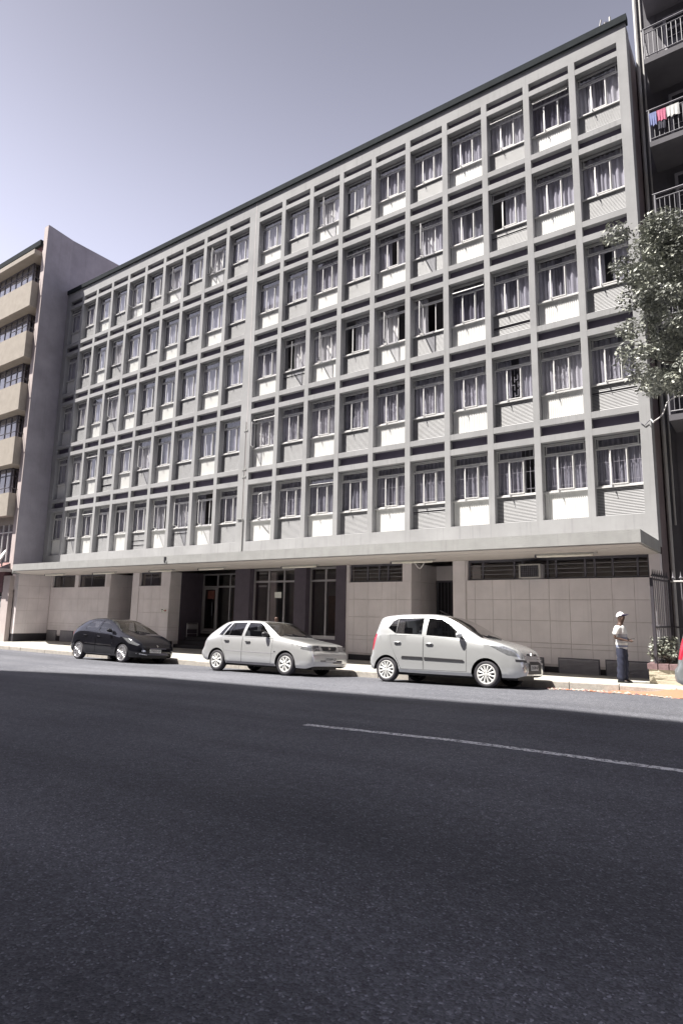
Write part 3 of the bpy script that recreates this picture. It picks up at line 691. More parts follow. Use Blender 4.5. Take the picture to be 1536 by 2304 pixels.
for (z0, z1), zt in zip(BAY, tops):
    b = MB(); b.box(-60, -27.42, -2.0, -1.86, z0, z1, 'beige'); b.box(-60, -27.42, -1.86, -0.9, z0, z0 + 0.16, 'beige'); b.box(-27.56, -27.42, -1.86, -0.98, z0 + 0.16, z1, 'beige'); b.box(-60, -27.56, -1.86, -0.9, z1 - 0.3, z1, 'beige'); b.obj('bay_parapet', nb)
    b = MB(); yw, xw = -1.5, -28.4; zm = z1 + 0.72 * (zt - z1)
    for z0_, z1_ in ((z1, z1 + 0.05), (zt - 0.05, zt), (zm, zm + 0.04)): b.box(-60, xw, yw, yw + 0.05, z0_, z1_, 'steel'); b.box(xw - 0.05, xw, yw + 0.05, -0.92, z0_, z1_, 'steel')
    b.box(xw - 0.08, xw + 0.004, yw - 0.004, yw + 0.07, z1, zt, 'steel'); b.box(xw - 0.05, xw + 0.002, -1.22, -1.18, z1, zt, 'steel')
    xx = xw - 0.6
    while xx > -45: b.box(xx - 0.02, xx + 0.02, yw - 0.003, yw + 0.04, z1, zt, 'steel'); xx -= 0.62
    w_ = b.obj('window', nb)
    bb = MB(); bb.add([(-60, yw + .03, z1), (xw - .03, yw + .03, z1), (xw - .03, yw + .03, zt), (-60, yw + .03, zt)], [(0, 1, 2, 3)], 'glass'); bb.obj('pane', w_)
    bb = MB(); bb.add([(xw - .02, yw + .03, z1), (xw - .02, -0.92, z1), (xw - .02, -0.92, zt), (xw - .02, yw + .03, zt)], [(0, 1, 2, 3)], 'glass'); bb.obj('pane', w_)
    bb = MB(); vs = []; n = 200
    for i in range(n + 1): xx = -28.55 - i * 0.05; vs += [(xx, -1.3 + 0.05 * math.sin(i * 1.9), z1), (xx, -1.3 + 0.05 * math.sin(i * 1.9), zt)]
    bb.add(vs, [(2 * i, 2 * i + 2, 2 * i + 3, 2 * i + 1) for i in range(n)], 'curt2'); bb.obj('curtain', w_, True)
    b = MB(); b.tube([(-29.0, -2.06, z1 + 0.22), (-27.38, -2.06, z1 + 0.22), (-27.38, -1.2, z1 + 0.22)], 0.022, 'darksteel', 6); b.obj('rail', nb)
# ground storey of the neighbour
b = MB(); b.box(-60, -27.5, -1.55, -1.45, 3.75, 5.62, 'glass'); b.box(-60, -27.42, -1.6, -0.9, 5.62, 6.0, 'beige')
for i in range(30): b.box(-27.9 - i * 0.55, -27.86 - i * 0.55, -1.6, -1.54, 3.75, 5.62, 'frame')
b.box(-60, -27.5, -1.6, -1.54, 5.2, 5.25, 'frame'); b.obj('upper_window', nb)
tr = MB()
for k in range(5):
    y1 = -1.45 - k * 0.2; z1 = 3.72 - k * 0.095
    tr.add([(-60, y1, z1), (-27.28, y1, z1), (-27.28, y1 - 0.22, z1 - 0.085), (-60, y1 - 0.22, z1 - 0.085), (-60, y1 - 0.22, z1 - 0.11), (-27.28, y1 - 0.22, z1 - 0.11)], [(0, 1, 2, 3), (3, 2, 5, 4)], 'rooftile')
tr.box(-27.30, -27.1, -2.5, -1.5, 3.2, 3.36, 'pinkr'); tr.obj('tiled_awning', nb)
b = MB(); b.box(-60, -27.2, -1.9, -1.5, 2.2, 3.2, 'redbrick'); b.box(-27.25, -26.6, -1.9, -1.68, -0.4, 3.0, 'pinkr'); b.obj('gate_surround', nb)
g = empty('diagonal_slat_gate', (-29, -1.85, 0.2)); tag(g, 'dark gate of diagonal slats with a notice under the tiled awning', 'gate')
b = MB(); b.box(-31, -27.2, -1.78, -1.70, -0.3, 2.1, 'plinth'); b.box(-31, -27.2, -1.90, -1.84, 1.95, 2.0, 'louvre'); b.box(-31, -27.2, -1.90, -1.84, 0.30, 0.36, 'louvre'); b.obj('frame', g)
for i in range(24):
    x = -31.2 + i * 0.2
    a0, a1 = (x, 0.36), (x + 1.0, 1.95); 
    if a1[0] > -27.2:
        q = (-27.2 - a0[0]) / 1.0; a1 = (-27.2, 0.36 + q * 1.59)
    if a1[1] < 0.4: continue
    b = MB(); b.prismy([(a0[0], a0[1]), (a0[0] + 0.07, a0[1]), (a1[0] , max(a1[1] - 0.1, a0[1])), (a1[0], a1[1])], -1.88, -1.84, 'louvre'); b.obj('slat', g)
b = MB(); b.box(-28.0, -27.75, -1.90, -1.885, 1.35, 1.68, 'dish'); b.obj('notice', g)
d = empty('satellite_dish', (-26.95, -2.3, 3.45)); tag(d, 'grey satellite dish on the tiled awning at the left edge', 'satellite dish')
b = MB(); b.lathe([(0.0, 0.10)] + [(0.42 * k / 6, 0.10 - 0.10 * (k / 6) ** 2) for k in range(1, 7)] + [(0.42, -0.012), (0.0, 0.085)], 'dish', 28)
o = b.obj('reflector', d, True, (-0.0, 0, 0.42), True); o.rotation_euler = (R(-28), 0, R(-15)); o.scale = (0.92, 1, 1.05)
b = MB(); b.tube([(0, 0.1, 0.0), (0, 0.12, 0.42)], 0.03, 'steel', 6); b.tube([(0, 0.1, 0.1), (-0.05, -0.45, 0.30)], 0.015, 'steel', 6); b.box(-0.09, -0.01, -0.5, -0.42, 0.27, 0.35, 'blackpl'); b.obj('mast', d, False, (0, 0, 0), True)

# ---------------------------------------------------------------- right neighbour
rb = empty('balcony_building', (6, 4, 0)); tag(rb, 'dark apartment building at the right edge with railed balconies', 'apartment building')
b = MB(); b.box(1.52, 22, 1.6, 14, -0.4, 31, 'darkb'); b.obj('wall', rb)
b = MB(); b.tube([(1.57, 1.5, 0), (1.57, 1.5, 31)], 0.055, 'whitepipe', 8); b.tube([(1.71, 1.54, 4), (1.71, 1.54, 31)], 0.025, 'whitepipe', 6); b.obj('downpipe', rb)
b = MB(); b.box(1.86, 2.1, 1.58, 1.6, 0.0, 31, 'darkb'); b.obj('pilaster', rb)
for z in (22.9, 20.2, 17.5, 14.8, 12.15, 9.45, 6.75):
    MB().box(1.88, 3.95, 0.32, 1.6, z - 0.16, z, 'darkb').obj('balcony_slab', rb)
    b = MB(); y = 0.36
    b.tube([(1.84, y, z + 1.02), (3.9, y, z + 1.02)], 0.026, 'rail', 6); b.tube([(1.9, y, z + 0.86), (3.9, y, z + 0.86)], 0.016, 'rail', 6); b.tube([(1.9, y, z + 0.1), (3.9, y, z + 0.1)], 0.018, 'rail', 6)
    b.tube([(1.9, y, z + 0.86), (1.9, 1.6, z + 0.86)], 0.016, 'rail', 6); b.tube([(1.9, y, z + 0.1), (1.9, 1.6, z + 0.1)], 0.016, 'rail', 6); b.tube([(1.88, y, z + 1.02), (1.88, 1.6, z + 1.02)], 0.02, 'rail', 6)
    b.tube([(1.9, y, z - 0.1), (1.9, y, z + 1.0)], 0.026, 'rail', 6); b.tube([(3.9, y, z - 0.1), (3.9, y, z + 1.0)], 0.026, 'rail', 6)
    rl = b.obj('railing', rb)
    me = None
    for i in range(16):
        if me is None: bb = MB(); bb.tube([(0, 0, 0.1), (0, 0, 0.86)], 0.010, 'rail', 5); me = bb.mesh('baluster')
        link('baluster', me, rl, (2.02 + i * 0.12 - 0, y, z), True)
    for i in range(8): link('baluster', me, rl, (1.9, y + 0.14 + i * 0.14, z), True)
    b = MB()
    for x0, x1, z0, z1 in ((2.32, 2.40, z, z + 2.25), (3.6, 3.68, z, z + 2.25), (2.40, 3.6, z + 2.18, z + 2.25), (2.40, 3.6, z + 1.75, z + 1.81), (2.97, 3.03, z, z + 1.75)): b.box(x0, x1, 1.53, 1.6, z0, z1, 'louvre')
    for k in range(5): b.box(2.4, 3.6, 1.54, 1.55, z + 0.3 + k * 0.3, z + 0.315 + k * 0.3, 'bar')
    dr = b.obj('balcony_door', rb)
    bb = MB(); bb.box(2.4, 3.6, 1.575, 1.595, z, z + 2.2, 'oppw'); bb.obj('pane', dr)
# laundry
def cloth(name, x0, x1, z, drop, m, lb, seed):
    rnd = random.Random(seed); b = MB(); n, k = 14, 8; vs = []
    for s in (0, 1):
        for i in range(n + 1):
            for j in range(k + 1):
                x = x0 + (x1 - x0) * i / n; w = j / k
                vs.append((x + 0.012 * w * math.sin(i * 1.3 + seed), 0.325 + (0.006 if s else 0) - 0.025 * w * math.sin(i * 1.5 + seed) - 0.01, z + 0.03 - drop * w * (1 + 0.08 * math.sin(i * 0.9 + seed))))
    N = (n + 1) * (k + 1); fs = []
    for i in range(n):
        for j in range(k):
            a = i * (k + 1) + j; fs.append((a, a + k + 1, a + k + 2, a + 1)); fs.append((N + a, N + a + 1, N + a + k + 2, N + a + k + 1))
    b.add(vs, fs, m); tag(b.obj(name, smooth=True), lb, 'laundry', 'laundry on the balcony rail')
cloth('towel', 1.90, 2.09, 15.66, 0.42, 'blue', 'blue cloth hanging first on the balcony rail', 1)
cloth('towel', 2.10, 2.33, 15.66, 0.36, 'pink', 'pink towel hanging on the balcony rail beside the blue cloth', 2)
cloth('towel', 2.34, 2.66, 15.66, 0.34, 'pale', 'pale grey cloth hanging on the balcony rail right of the pink towel', 3)
cloth('garment', 2.12, 2.30, 15.30, 0.25, 'dark', 'dark red garment hanging below the pink towel', 4)

# fence, planter, shrub
f = empty('metal_fence', (2.6, -1.0, 0)); tag(f, 'dark spear topped metal fence with an open leaf right of the tiled wall', 'fence')
def fence_run(p0, p1, n, light):
    m = 'rail' if light else 'darksteel'; d = Vector(p1) - Vector(p0)
    b = MB()
    for z in (2.33, 1.28, 0.45): b.tube([(p0[0], p0[1], z), (p1[0], p1[1], z)], 0.024, 'whitepipe' if light and z > 2 else 'darksteel', 6)
    b.obj('fence_rail', f)
    bb = MB(); bb.tube([(0, 0, 0.2), (0, 0, 2.42)], 0.011, 'rail', 5); bb.tube([(0, 0, 2.42), (0, 0, 2.45), (0, 0, 2.56)], 0.03, m, 5, 0.002); bb.tube([(-0.035, 0, 2.41), (0.035, 0, 2.41)], 0.012, m, 5)
    me = bb.mesh('picket')
    for i in range(n): q = Vector(p0) + d * (i + 0.5) / n; link('picket', me, f, (q.x, q.y, 0))
fence_run((1.60, -2.12), (1.77, -1.0), 9, False); fence_run((1.80, -1.0), (5.0, -1.0), 20, True)
b = MB(); b.box(1.56, 1.62, -2.16, -2.10, 0.0, 2.36, 'darksteel'); b.box(1.75, 1.82, -1.04, -0.97, 0.0, 2.36, 'darksteel'); b.obj('fence_post', f)
p = empty('planter', (3, -1.9, 0.1)); tag(p, 'low planter with flaking plaster and a brick capping at the fence', 'planter')
b = MB(); b.box(1.45, 6, -2.2, -1.6, -0.1, 0.385, 'plaster'); o = b.obj('plaster_body', p)
bm = bmesh.new(); bm.from_mesh(o.data); bmesh.ops.subdivide_edges(bm, edges=bm.edges, cuts=24, use_grid_fill=True)
for v in bm.verts:
    k = max(0, math.sin(v.co.x * 5.1) * math.sin(v.co.z * 9 + v.co.x * 3)); v.co.y -= 0.0 if v.co.y > -1.9 else 0.02 * (k > 0.35) + random.uniform(0, 0.008)
bm.to_mesh(o.data); bm.free()
bb = MB(); bb.box(0.005, 0.20, -0.01, 0.62, 0, 0.12, 'brick'); me = bb.mesh('brick')
for i in range(21): link('brick', me, p, (1.42 + i * 0.215, -2.225 + random.uniform(-.01, .01), 0.387 + random.uniform(-.004, .006)), rot=(0, 0, random.uniform(-.03, .03)))
b = MB(); b.box(1.6, 5.9, -2.0, -1.65, 0.4, 0.52, 'soil'); b.obj('soil', p)

def leaf_cloud(centers, n, size, seed, mats, flat=0.6):
    rnd = random.Random(seed); b = MB(); vs = []; fs = []
    out = {m: ([], []) for m in mats}
    for i in range(n):
        c, rad, w = rnd.choice(centers)
        while True:
            q = Vector((rnd.uniform(-1, 1), rnd.uniform(-1, 1), rnd.uniform(-1, 1)))
            if 0.25 < q.length < 1: break
        q = q * (q.length ** -0.35) if q.length > 0.5 else q
        q.normalize(); q *= rnd.uniform(0.55, 1.0)
        pnt = Vector(c) + Vector((q.x * rad, q.y * rad, q.z * rad * flat))
        s = size * rnd.uniform(0.6, 1.3)
        a = Vector((rnd.uniform(-1, 1), rnd.uniform(-1, 1), rnd.uniform(-0.7, 0.25))).normalized()
        nrm = (Vector((rnd.uniform(-1, 1), rnd.uniform(-1, 1), rnd.uniform(0.1, 1.3))) + q * 0.5).normalized(); t = a.cross(nrm).normalized()
        m = mats[0] if rnd.random() < 0.7 else mats[-1]
        V, F = out[m]; o = len(V)
        V += [pnt, pnt + a * s * 0.5 + t * s * 0.22 - nrm * s * 0.05, pnt + a * s - nrm * s * 0.12, pnt + a * s * 0.5 - t * s * 0.22 - nrm * s * 0.05]
        F += [(o, o + 1, o + 2), (o, o + 2, o + 3)]
    for m in out: b.add(out[m][0], out[m][1], m)
    return b
sh = empty('shrub', (1.9, -1.85, 0.5)); tag(sh, 'small leafy shrub growing in the brick capped planter', 'shrub')
cs = [((1.70 + random.uniform(-.18, .22), -1.9 + random.uniform(-.15, .15), 0.72 + random.uniform(-.1, .28)), 0.15, 1) for _ in range(16)]
leaf_cloud(cs, 900, 0.085, 5, ['shrubleaf', 'leaf2'], 1).obj('foliage', sh)
b = MB()
for k in range(7): a = k * 0.9; b.tube([(1.8, -1.88, 0.5), (1.8 + 0.2 * math.cos(a), -1.88 + 0.15 * math.sin(a), 0.8)], 0.01, 'bark', 5)
b.obj('stem', sh)
# street tree
tr = empty('street_tree', (4.3, -2.3, 0.1)); tag(tr, 'leafy street tree overhanging the right end of the block', 'tree')
b = MB(); b.tube([(4.3, -2.3, 0), (4.25, -2.25, 2), (4.1, -2.1, 4), (3.9, -1.9, 6.2)], 0.2, 'bark', 10, 0.12); b.obj('trunk', tr, True)
limbs = [((3.9, -1.9, 6.0), (3.2, -1.7, 7.6), (2.3, -1.6, 8.6)), ((3.9, -1.9, 6.2), (3.5, -1.5, 8.2), (2.6, -1.5, 10.2)), ((3.95, -1.95, 5.8), (3.1, -2.1, 6.9), (2.0, -2.0, 7.4)), ((3.9, -1.9, 6.2), (4.3, -1.9, 8.5), (4.2, -1.8, 10.8)), ((4.0, -2, 5.5), (4.8, -2.4, 7.4), (5.6, -2.6, 8.6))]
for l3 in limbs:
    b = MB(); b.tube(l3, 0.075, 'bark', 7, 0.025); b.obj('limb', tr, True)
rnd = random.Random(11); cs = []
def inside(x, z):                   # uneven outline of the crown seen from the street
    prof = [(6.55, 1.95), (7.0, 1.62), (7.5, 1.50), (8.0, 1.55), (8.5, 1.70), (8.9, 1.62), (9.4, 1.45), (9.8, 1.28), (10.2, 1.22), (10.6, 1.40), (11.0, 1.75), (11.5, 2.3)]
    if z < prof[0][0] or z > prof[-1][0]: return False
    for (z0, x0), (z1, x1) in zip(prof, prof[1:]):
        if z0 <= z <= z1: return x > x0 + (x1 - x0) * (z - z0) / (z1 - z0) + 0.22
while len(cs) < 250:
    x, y, z = rnd.uniform(1.3, 6.2), rnd.uniform(-3.2, -0.7), rnd.uniform(6.5, 10.55)
    if inside(x + 0.3 * abs(y + 1.6), z): cs.append(((x, y, z), rnd.uniform(0.20, 0.42), 1))
leaf_cloud(cs, 72000, 0.10, 3, ['leaf', 'leaf2'], 0.75).obj('crown', tr)

# rubble and sand
rnd = random.Random(5); b = MB(); vs = []; fs = []; nx, ny = 70, 14
def sand_h(x, v): 
    e = min(1, max(0, (x - 0.75) / 1.2)); return 0.15 * e * (math.sin(math.pi * v) ** 0.8) * (0.8 + 0.3 * math.sin(x * 5) * math.cos(v * 4 + x))
for i in range(nx + 1):
    for j in range(ny + 1):
        x = 0.75 + 3.6 * i / nx; v = j / ny; y = -3.26 - v * (0.55 + 0.12 * math.sin(x * 3))
        vs.append((x, y, rz(x, y) - 0.006 + sand_h(x, v) + rnd.uniform(0, 0.012) * (0 < v < 1)))
for i in range(nx):
    for j in range(ny): a = i * (ny + 1) + j; fs.append((a, a + ny + 1, a + ny + 2, a + 1))
b.add(vs, fs, 'sand'); tag(b.obj('sand_heap', smooth=True), 'orange sand swept against the kerb near the planter', 'sand', kind='stuff')
b = MB()
for i in range(420):
    x = rnd.uniform(-0.3, 4.0); y = -3.42 - abs(rnd.gauss(0, 0.25)) - 0.1 * (x > 1); s = rnd.uniform(0.01, 0.05) * (0.6 + 0.5 * rnd.random())
    z = rz(x, y) + s * 0.3; vs = []
    for sx, sy, sz in ((1, 0, 0), (-1, 0, 0), (0, 1, 0), (0, -1, 0), (0, 0, 1), (0, 0, -1)):
        q = s * rnd.uniform(0.6, 1.2); vs.append((x + sx * q * 1.3, y + sy * q, z + sz * q * 0.6))
    b.add(vs, [(0, 2, 4), (2, 1, 4), (1, 3, 4), (3, 0, 4), (2, 0, 5), (1, 2, 5), (3, 1, 5), (0, 3, 5)], rnd.choice(['stone', 'stone', 'kerb', 'sand', 'brick']))
tag(b.obj('rubble'), 'small stones and broken mortar scattered in the gutter', 'rubble', kind='stuff')

# building across the street (behind the viewer; its shade lies on the road)
ob = empty('opposite_building', (-15, -34, 0)); tag(ob, 'tall block across the street behind the viewpoint, shading the road', 'building')
b = MB(); b.prismy([(40, -0.5), (40, 40.1), (-22.5, 39.6), (-30, 31.5), (-36, 31.0), (-36, -0.5)], -40, -24, 'opp'); b.obj('wall', ob)
o2 = empty('added_low_building', (-70, -34, 0)); tag(o2, 'added unseen low building left of the tall block behind the viewpoint, darkening reflections', 'building')  # added out of view to darken the left-hand reflections and the road's ambient light
b = MB(); b.box(-120, -42, -40, -24, -0.5, 14.5, 'opp'); b.obj('wall', o2)
b = MB(); b.box(-120, -42.05, -24.02, -23.2, 3.4, 3.65, 'conc2'); b.obj('canopy', o2)
bb = MB(); bb.box(0, 1.6, -0.06, 0.0, 0, 1.7, 'oppw'); me = bb.mesh('window')
for i in range(19):
    for k in range(8): link('window', me, ob, (-32 + i * 3.6, -23.97, 3.8 + k * 3.0), rot=(0, 0, math.pi))

# ---------------------------------------------------------------- cars
def interp(pts, x):
    if x <= pts[0][0]: return pts[0][1]
    for (a, va), (c, vc) in zip(pts, pts[1:]):
        if x <= c:
            if c == a: return vc
            t = (x - a) / (c - a); return va + (vc - va) * t
    return pts[-1][1]
def smooth_interp(pts):
    # monotone-ish cubic through points
    n = len(pts); m = []
    for i in range(n):
        if i == 0: m.append((pts[1][1] - pts[0][1]) / max(1e-6, pts[1][0] - pts[0][0]))
        elif i == n - 1: m.append((pts[-1][1] - pts[-2][1]) / max(1e-6, pts[-1][0] - pts[-2][0]))
        else:
            a = (pts[i][1] - pts[i - 1][1]) / max(1e-6, pts[i][0] - pts[i - 1][0]); c = (pts[i + 1][1] - pts[i][1]) / max(1e-6, pts[i + 1][0] - pts[i][0])
            m.append(0 if a * c <= 0 else 2 * a * c / (a + c))
    def f(x):
        if x <= pts[0][0]: return pts[0][1]
        for i in range(n - 1):
            x0, y0 = pts[i]; x1, y1 = pts[i + 1]
            if x <= x1:
                h = x1 - x0; t = (x - x0) / h
                return (2 * t**3 - 3 * t**2 + 1) * y0 + (t**3 - 2 * t**2 + t) * h * m[i] + (-2 * t**3 + 3 * t**2) * y1 + (t**3 - t**2) * h * m[i + 1]
        return pts[-1][1]
    return f

def car(sp, label, group, loc, slope, zrot=0.0):
    L, Wd, H = sp['L'], sp['W'] / 2, sp['H']
    top = smooth_interp(sp['top']); bot = smooth_interp(sp['bot']); belt = smooth_interp(sp['belt'])
    plan = smooth_interp(sp['plan']); xr, xf, wr = sp['xr'], sp['xf'], sp['wr']
    wr_roof = sp['roofw']; zb0 = sp['hood']
    xs = set()
    x = 0.0
    while x <= L + 1e-6: xs.add(round(x, 4)); x += 0.045
    for v in (0.004, 0.01, 0.02, 0.03, L - 0.004, L - 0.01, L - 0.02, L - 0.03, L, sp['ws'][0], sp['ws'][1], sp['rw'][0], sp['rw'][1]): xs.add(round(v, 4))
    xs = sorted(xs); xs = [xs[0]] + [b_ for a_, b_ in zip(xs, xs[1:]) if b_ - a_ > 0.0035 or b_ in (round(sp['ws'][0], 4), round(sp['ws'][1], 4))]
    def section(x):
        zt, zb, w = top(x), bot(x), plan(x) * Wd
        c = max(0, min(1, (zt - zb0) / (H - zb0))); c = c * c * (3 - 2 * c)
        zbl = min(belt(x), zt - 0.07)
        zm = zb + (zbl - zb) * 0.55
        sh = sp.get('shoulder', 0.985)
        pr = [(w * 0.93, zb), (w * 0.985, zb + 0.07), (w, zb + (zm - zb) * 0.7), (w * 1.0, zm), (w * 0.995, zm + (zbl - zm) * 0.5), (w * sh, zbl - 0.012), (w * (sh - 0.012), zbl + 0.012 * c)]
        # side glass / hood shoulder
        we = (w * 0.90) * (1 - c) + wr_roof * Wd * min(1, plan(x) * 1.04) * c
        ze = zt - (0.028 * (1 - c) + 0.075 * c)
        w0, z0 = pr[-1]
        for k in (0.2, 0.4, 0.6, 0.8): pr.append((w0 + (we - w0) * k + 0.018 * c * math.sin(math.pi * k), z0 + (ze - z0) * k))
        pr.append((we, ze))                                   # 11 = pillar line
        pr += [(we * 0.955, ze + (zt - ze) * 0.50), (we * 0.86, ze + (zt - ze) * 0.76), (we * 0.6, ze + (zt - ze) * 0.93), (we * 0.3, ze + (zt - ze) * 0.985), (0, zt)]
        return pr
    bm = bmesh.new(); lay = bm.faces.layers.int.new('part'); grid = []
    for x in xs:
        pr = section(x)
        row = [bm.verts.new((x, -w, z)) for w, z in pr] + [bm.verts.new((x, w, z)) for w, z in reversed(pr[:-1])]
        grid.append(row)
    NP = len(grid[0]); J = 11
    for i in range(len(xs) - 1):
        for j in range(NP - 1):
            fcs = bm.faces.new((grid[i][j], grid[i + 1][j], grid[i + 1][j + 1], grid[i][j + 1])); fcs.smooth = True
            xm = (xs[i] + xs[i + 1]) / 2
            if J + 1 <= j < NP - 1 - (J + 1):
                if sp['ws'][0] < xm < sp['ws'][1]: fcs[lay] = 2
                elif sp['rw'][0] < xm < sp['rw'][1]: fcs[lay] = 3
            if J - 1 <= j < NP - 1 - (J - 1) and fcs[lay] == 0:
                if xm > sp['ws'][1] + 0.03 and xm < sp['bonnet_end']: fcs[lay] = 6
    for row in grid:                                    # bumpers stand a little proud of nose and tail
        for v in row:
            for x_in, x_out, bz, sg in ((L - 0.26, L, sp['bump_z'], 1), (0.22, 0.0, sp['bump_zr'], -1)):
                t = (v.co.x - x_in) / (x_out - x_in)
                if t > 0 and v.co.z < bz - 0.01:
                    k = min(1, (bz - v.co.z) / 0.05) * min(1, max(0, (v.co.z - 0.20) / 0.12) * 0.6 + 0.4); v.co.x += sg * sp.get('lip', 0.04) * t * k; v.co.y *= 1 + 0.012 * min(1, t * 2) * k
    bm.faces.new(grid[0]); bm.faces.new(list(reversed(grid[-1])))
    bvh_src = bm.copy()
    bvh = BVHTree.FromBMesh(bvh_src)
    # cut a convex polygon (x, z) through both flanks; code is written on faces inside
    def cut(poly, code, only=(0,), cond=None):
        n = len(poly); cx = sum(p_[0] for p_ in poly) / n; cz = sum(p_[1] for p_ in poly) / n
        x0 = min(p_[0] for p_ in poly) - .1; x1 = max(p_[0] for p_ in poly) + .1; z0 = min(p_[1] for p_ in poly) - .1; z1 = max(p_[1] for p_ in poly) + .1
        for k in range(n):
            a, c_ = Vector((poly[k][0], 0, poly[k][1])), Vector((poly[(k + 1) % n][0], 0, poly[(k + 1) % n][1]))
            d = c_ - a; nr = Vector((d.z, 0, -d.x)).normalized()
            fs = []
            for q in bm.faces:
                if q[lay] not in only: continue
                m_ = q.calc_center_median()
                if x0 < m_.x < x1 and z0 < m_.z < z1 and (cond is None or cond(m_)): fs.append(q)
            gm = list({e for q in fs for e in q.edges}) + list({v for q in fs for v in q.verts}) + fs
            bmesh.ops.bisect_plane(bm, geom=gm, plane_co=a, plane_no=nr, dist=1e-5)
        for q in bm.faces:
            if q[lay] not in only: continue
            m_ = q.calc_center_median()
            if cond is not None and not cond(m_): continue
            ok = True; sg = 0
            for k in range(n):
                a, c_ = poly[k], poly[(k + 1) % n]
                s_ = (c_[0] - a[0]) * (m_.z - a[1]) - (c_[1] - a[1]) * (m_.x - a[0])
                if sg == 0: sg = 1 if s_ > 0 else -1
                elif s_ * sg < 0: ok = False; break
            if ok: q[lay] = code
    flank = lambda m_: abs(m_.y) > 0.42 * Wd
    ra = sp['ra']
    zc_r = wr
    for xc in (xr, xf):
        cut([(xc + ra * math.cos(t), zc_r + ra * 1.0 * math.sin(t)) for t in [2 * math.pi * k / 26 for k in range(26)]], 98, cond=lambda m_: abs(m_.y) > 0.5 * Wd)
    for poly in sp['glass']: cut(poly, 1, cond=flank)
    for code, poly in ((4, sp['fdoor']), (5, sp['rdoor'])):
        cx = sum(p_[0] for p_ in poly) / len(poly); cz = sum(p_[1] for p_ in poly) / len(poly)
        cut(poly, 99, cond=flank)
        s = 0.007
        inner = [(px - s * (1 if px > cx else -1), pz_ - s * (1 if pz_ > cz else -1)) for px, pz_ in poly]
        cut(inner, code, only=(99,), cond=flank)
    cut(sp['headlamp'], 8, cond=lambda m_: m_.x > L - 0.9 and abs(m_.y) > sp['lamp_y'])
    if 'tail' in sp: cut(sp['tail'], 9, cond=lambda m_: m_.x < 0.4 and abs(m_.y) > sp['tail_y'])
    # lower bumpers as parts
    cut([(L - sp['bump_f'], 0.0), (L + 0.1, 0.0), (L + 0.1, sp['bump_z']), (L - sp['bump_f'], sp['bump_z'])], 10)
    cut([(-0.1, 0.0), (sp['bump_r'], 0.0), (sp['bump_r'], sp['bump_zr']), (-0.1, sp['bump_zr'])], 11)
    root = empty('parked_car', (0, 0, 0)); tag(root, label, 'car', group)
    paint = sp['paint']
    names = {0: ('body', paint), 1: ('side_window', 'carglass'), 2: ('windscreen', 'carglass'), 3: ('rear_window', 'carglass'), 4: ('front_door', paint), 5: ('rear_door', paint),
             6: ('bonnet', paint), 8: ('headlight', 'lamp'), 9: ('tail_light', 'redlamp'), 10: ('front_bumper', paint), 11: ('rear_bumper', sp.get('bump_m', paint))}
    def emit(nm, m, faces, parent=root, inset=0.0):
        vm = {}; b_ = MB(); vs = []; fs = []
        for q in faces:
            f_ = []
            for v in q.verts:
                if v not in vm:
                    vm[v] = len(vs); co = v.co.copy()
                    if inset: co.y -= math.copysign(inset, co.y)
                    vs.append(co)
                f_.append(vm[v])
            fs.append(f_)
        if not fs: return None
        b_.add(vs, fs, m); return b_.obj(nm, parent, True, local=True)
    for code, (nm, m) in names.items():
        faces = [q for q in bm.faces if q[lay] == code]
        if code in (1,):
            # split by connected window and side
            seen = set()
            for q in faces:
                if q in seen: continue
                st = [q]; comp = []
                seen.add(q)
                while st:
                    c_ = st.pop(); comp.append(c_)
                    for e in c_.edges:
                        for o in e.link_faces:
                            if o[lay] == 1 and o not in seen: seen.add(o); st.append(o)
                emit(nm, m, comp, inset=0.010)
        elif code in (4, 5, 8, 9):
            for sgn in (-1, 1): emit(nm, m, [q for q in faces if q.calc_center_median().y * sgn > 0])
        else: emit(nm, m, faces)
    # inner shell, floor, cabin
    b = MB(); inset = 0.035; ii = [i for i in range(0, len(xs), 2) if 0.05 < xs[i] < L - 0.06]; vs = []; n9 = 9
    for i in ii:
        pr = section(xs[i])[:7]; zlim = min(belt(xs[i]), top(xs[i])) - 0.05
        for sgn in (-1, 1):
            for w, z in (pr if sgn < 0 else reversed(pr)): vs.append((xs[i], sgn * max(0.05, w - inset), min(z + 0.01, zlim)))
    fs = [(a * 14 + j, (a + 1) * 14 + j, (a + 1) * 14 + j + 1, a * 14 + j + 1) for a in range(len(ii) - 1) for j in range(13) if not (abs(xs[ii[a]] - xr) < ra + 0.05 or abs(xs[ii[a]] - xf) < ra + 0.05) or j in (6,)]
    b.add(vs, fs, 'blackpl'); b.box(0.12, L - 0.15, -Wd * 0.62, Wd * 0.62, 0.17, 0.32, 'blackpl')
    for xc in (xr, xf):
        for sgn in (-1, 1):
            vs = []; n = 16
            for k in range(n + 1):
                t = math.pi * k / n
                for yy in (Wd * 0.965, Wd * 0.60): vs.append((xc + (ra + 0.004) * math.cos(t), sgn * yy, zc_r + (ra + 0.004) * math.sin(t)))
            vs.append((xc, sgn * Wd * 0.6, zc_r)); ctr = len(vs) - 1
            b.add(vs, [(2 * k, 2 * k + 2, 2 * k + 3, 2 * k + 1) for k in range(n)] + [(2 * k + 1, 2 * k + 3, ctr) for k in range(n)], 'blackpl')
    b.obj('chassis', root, local=True)
    b = MB()
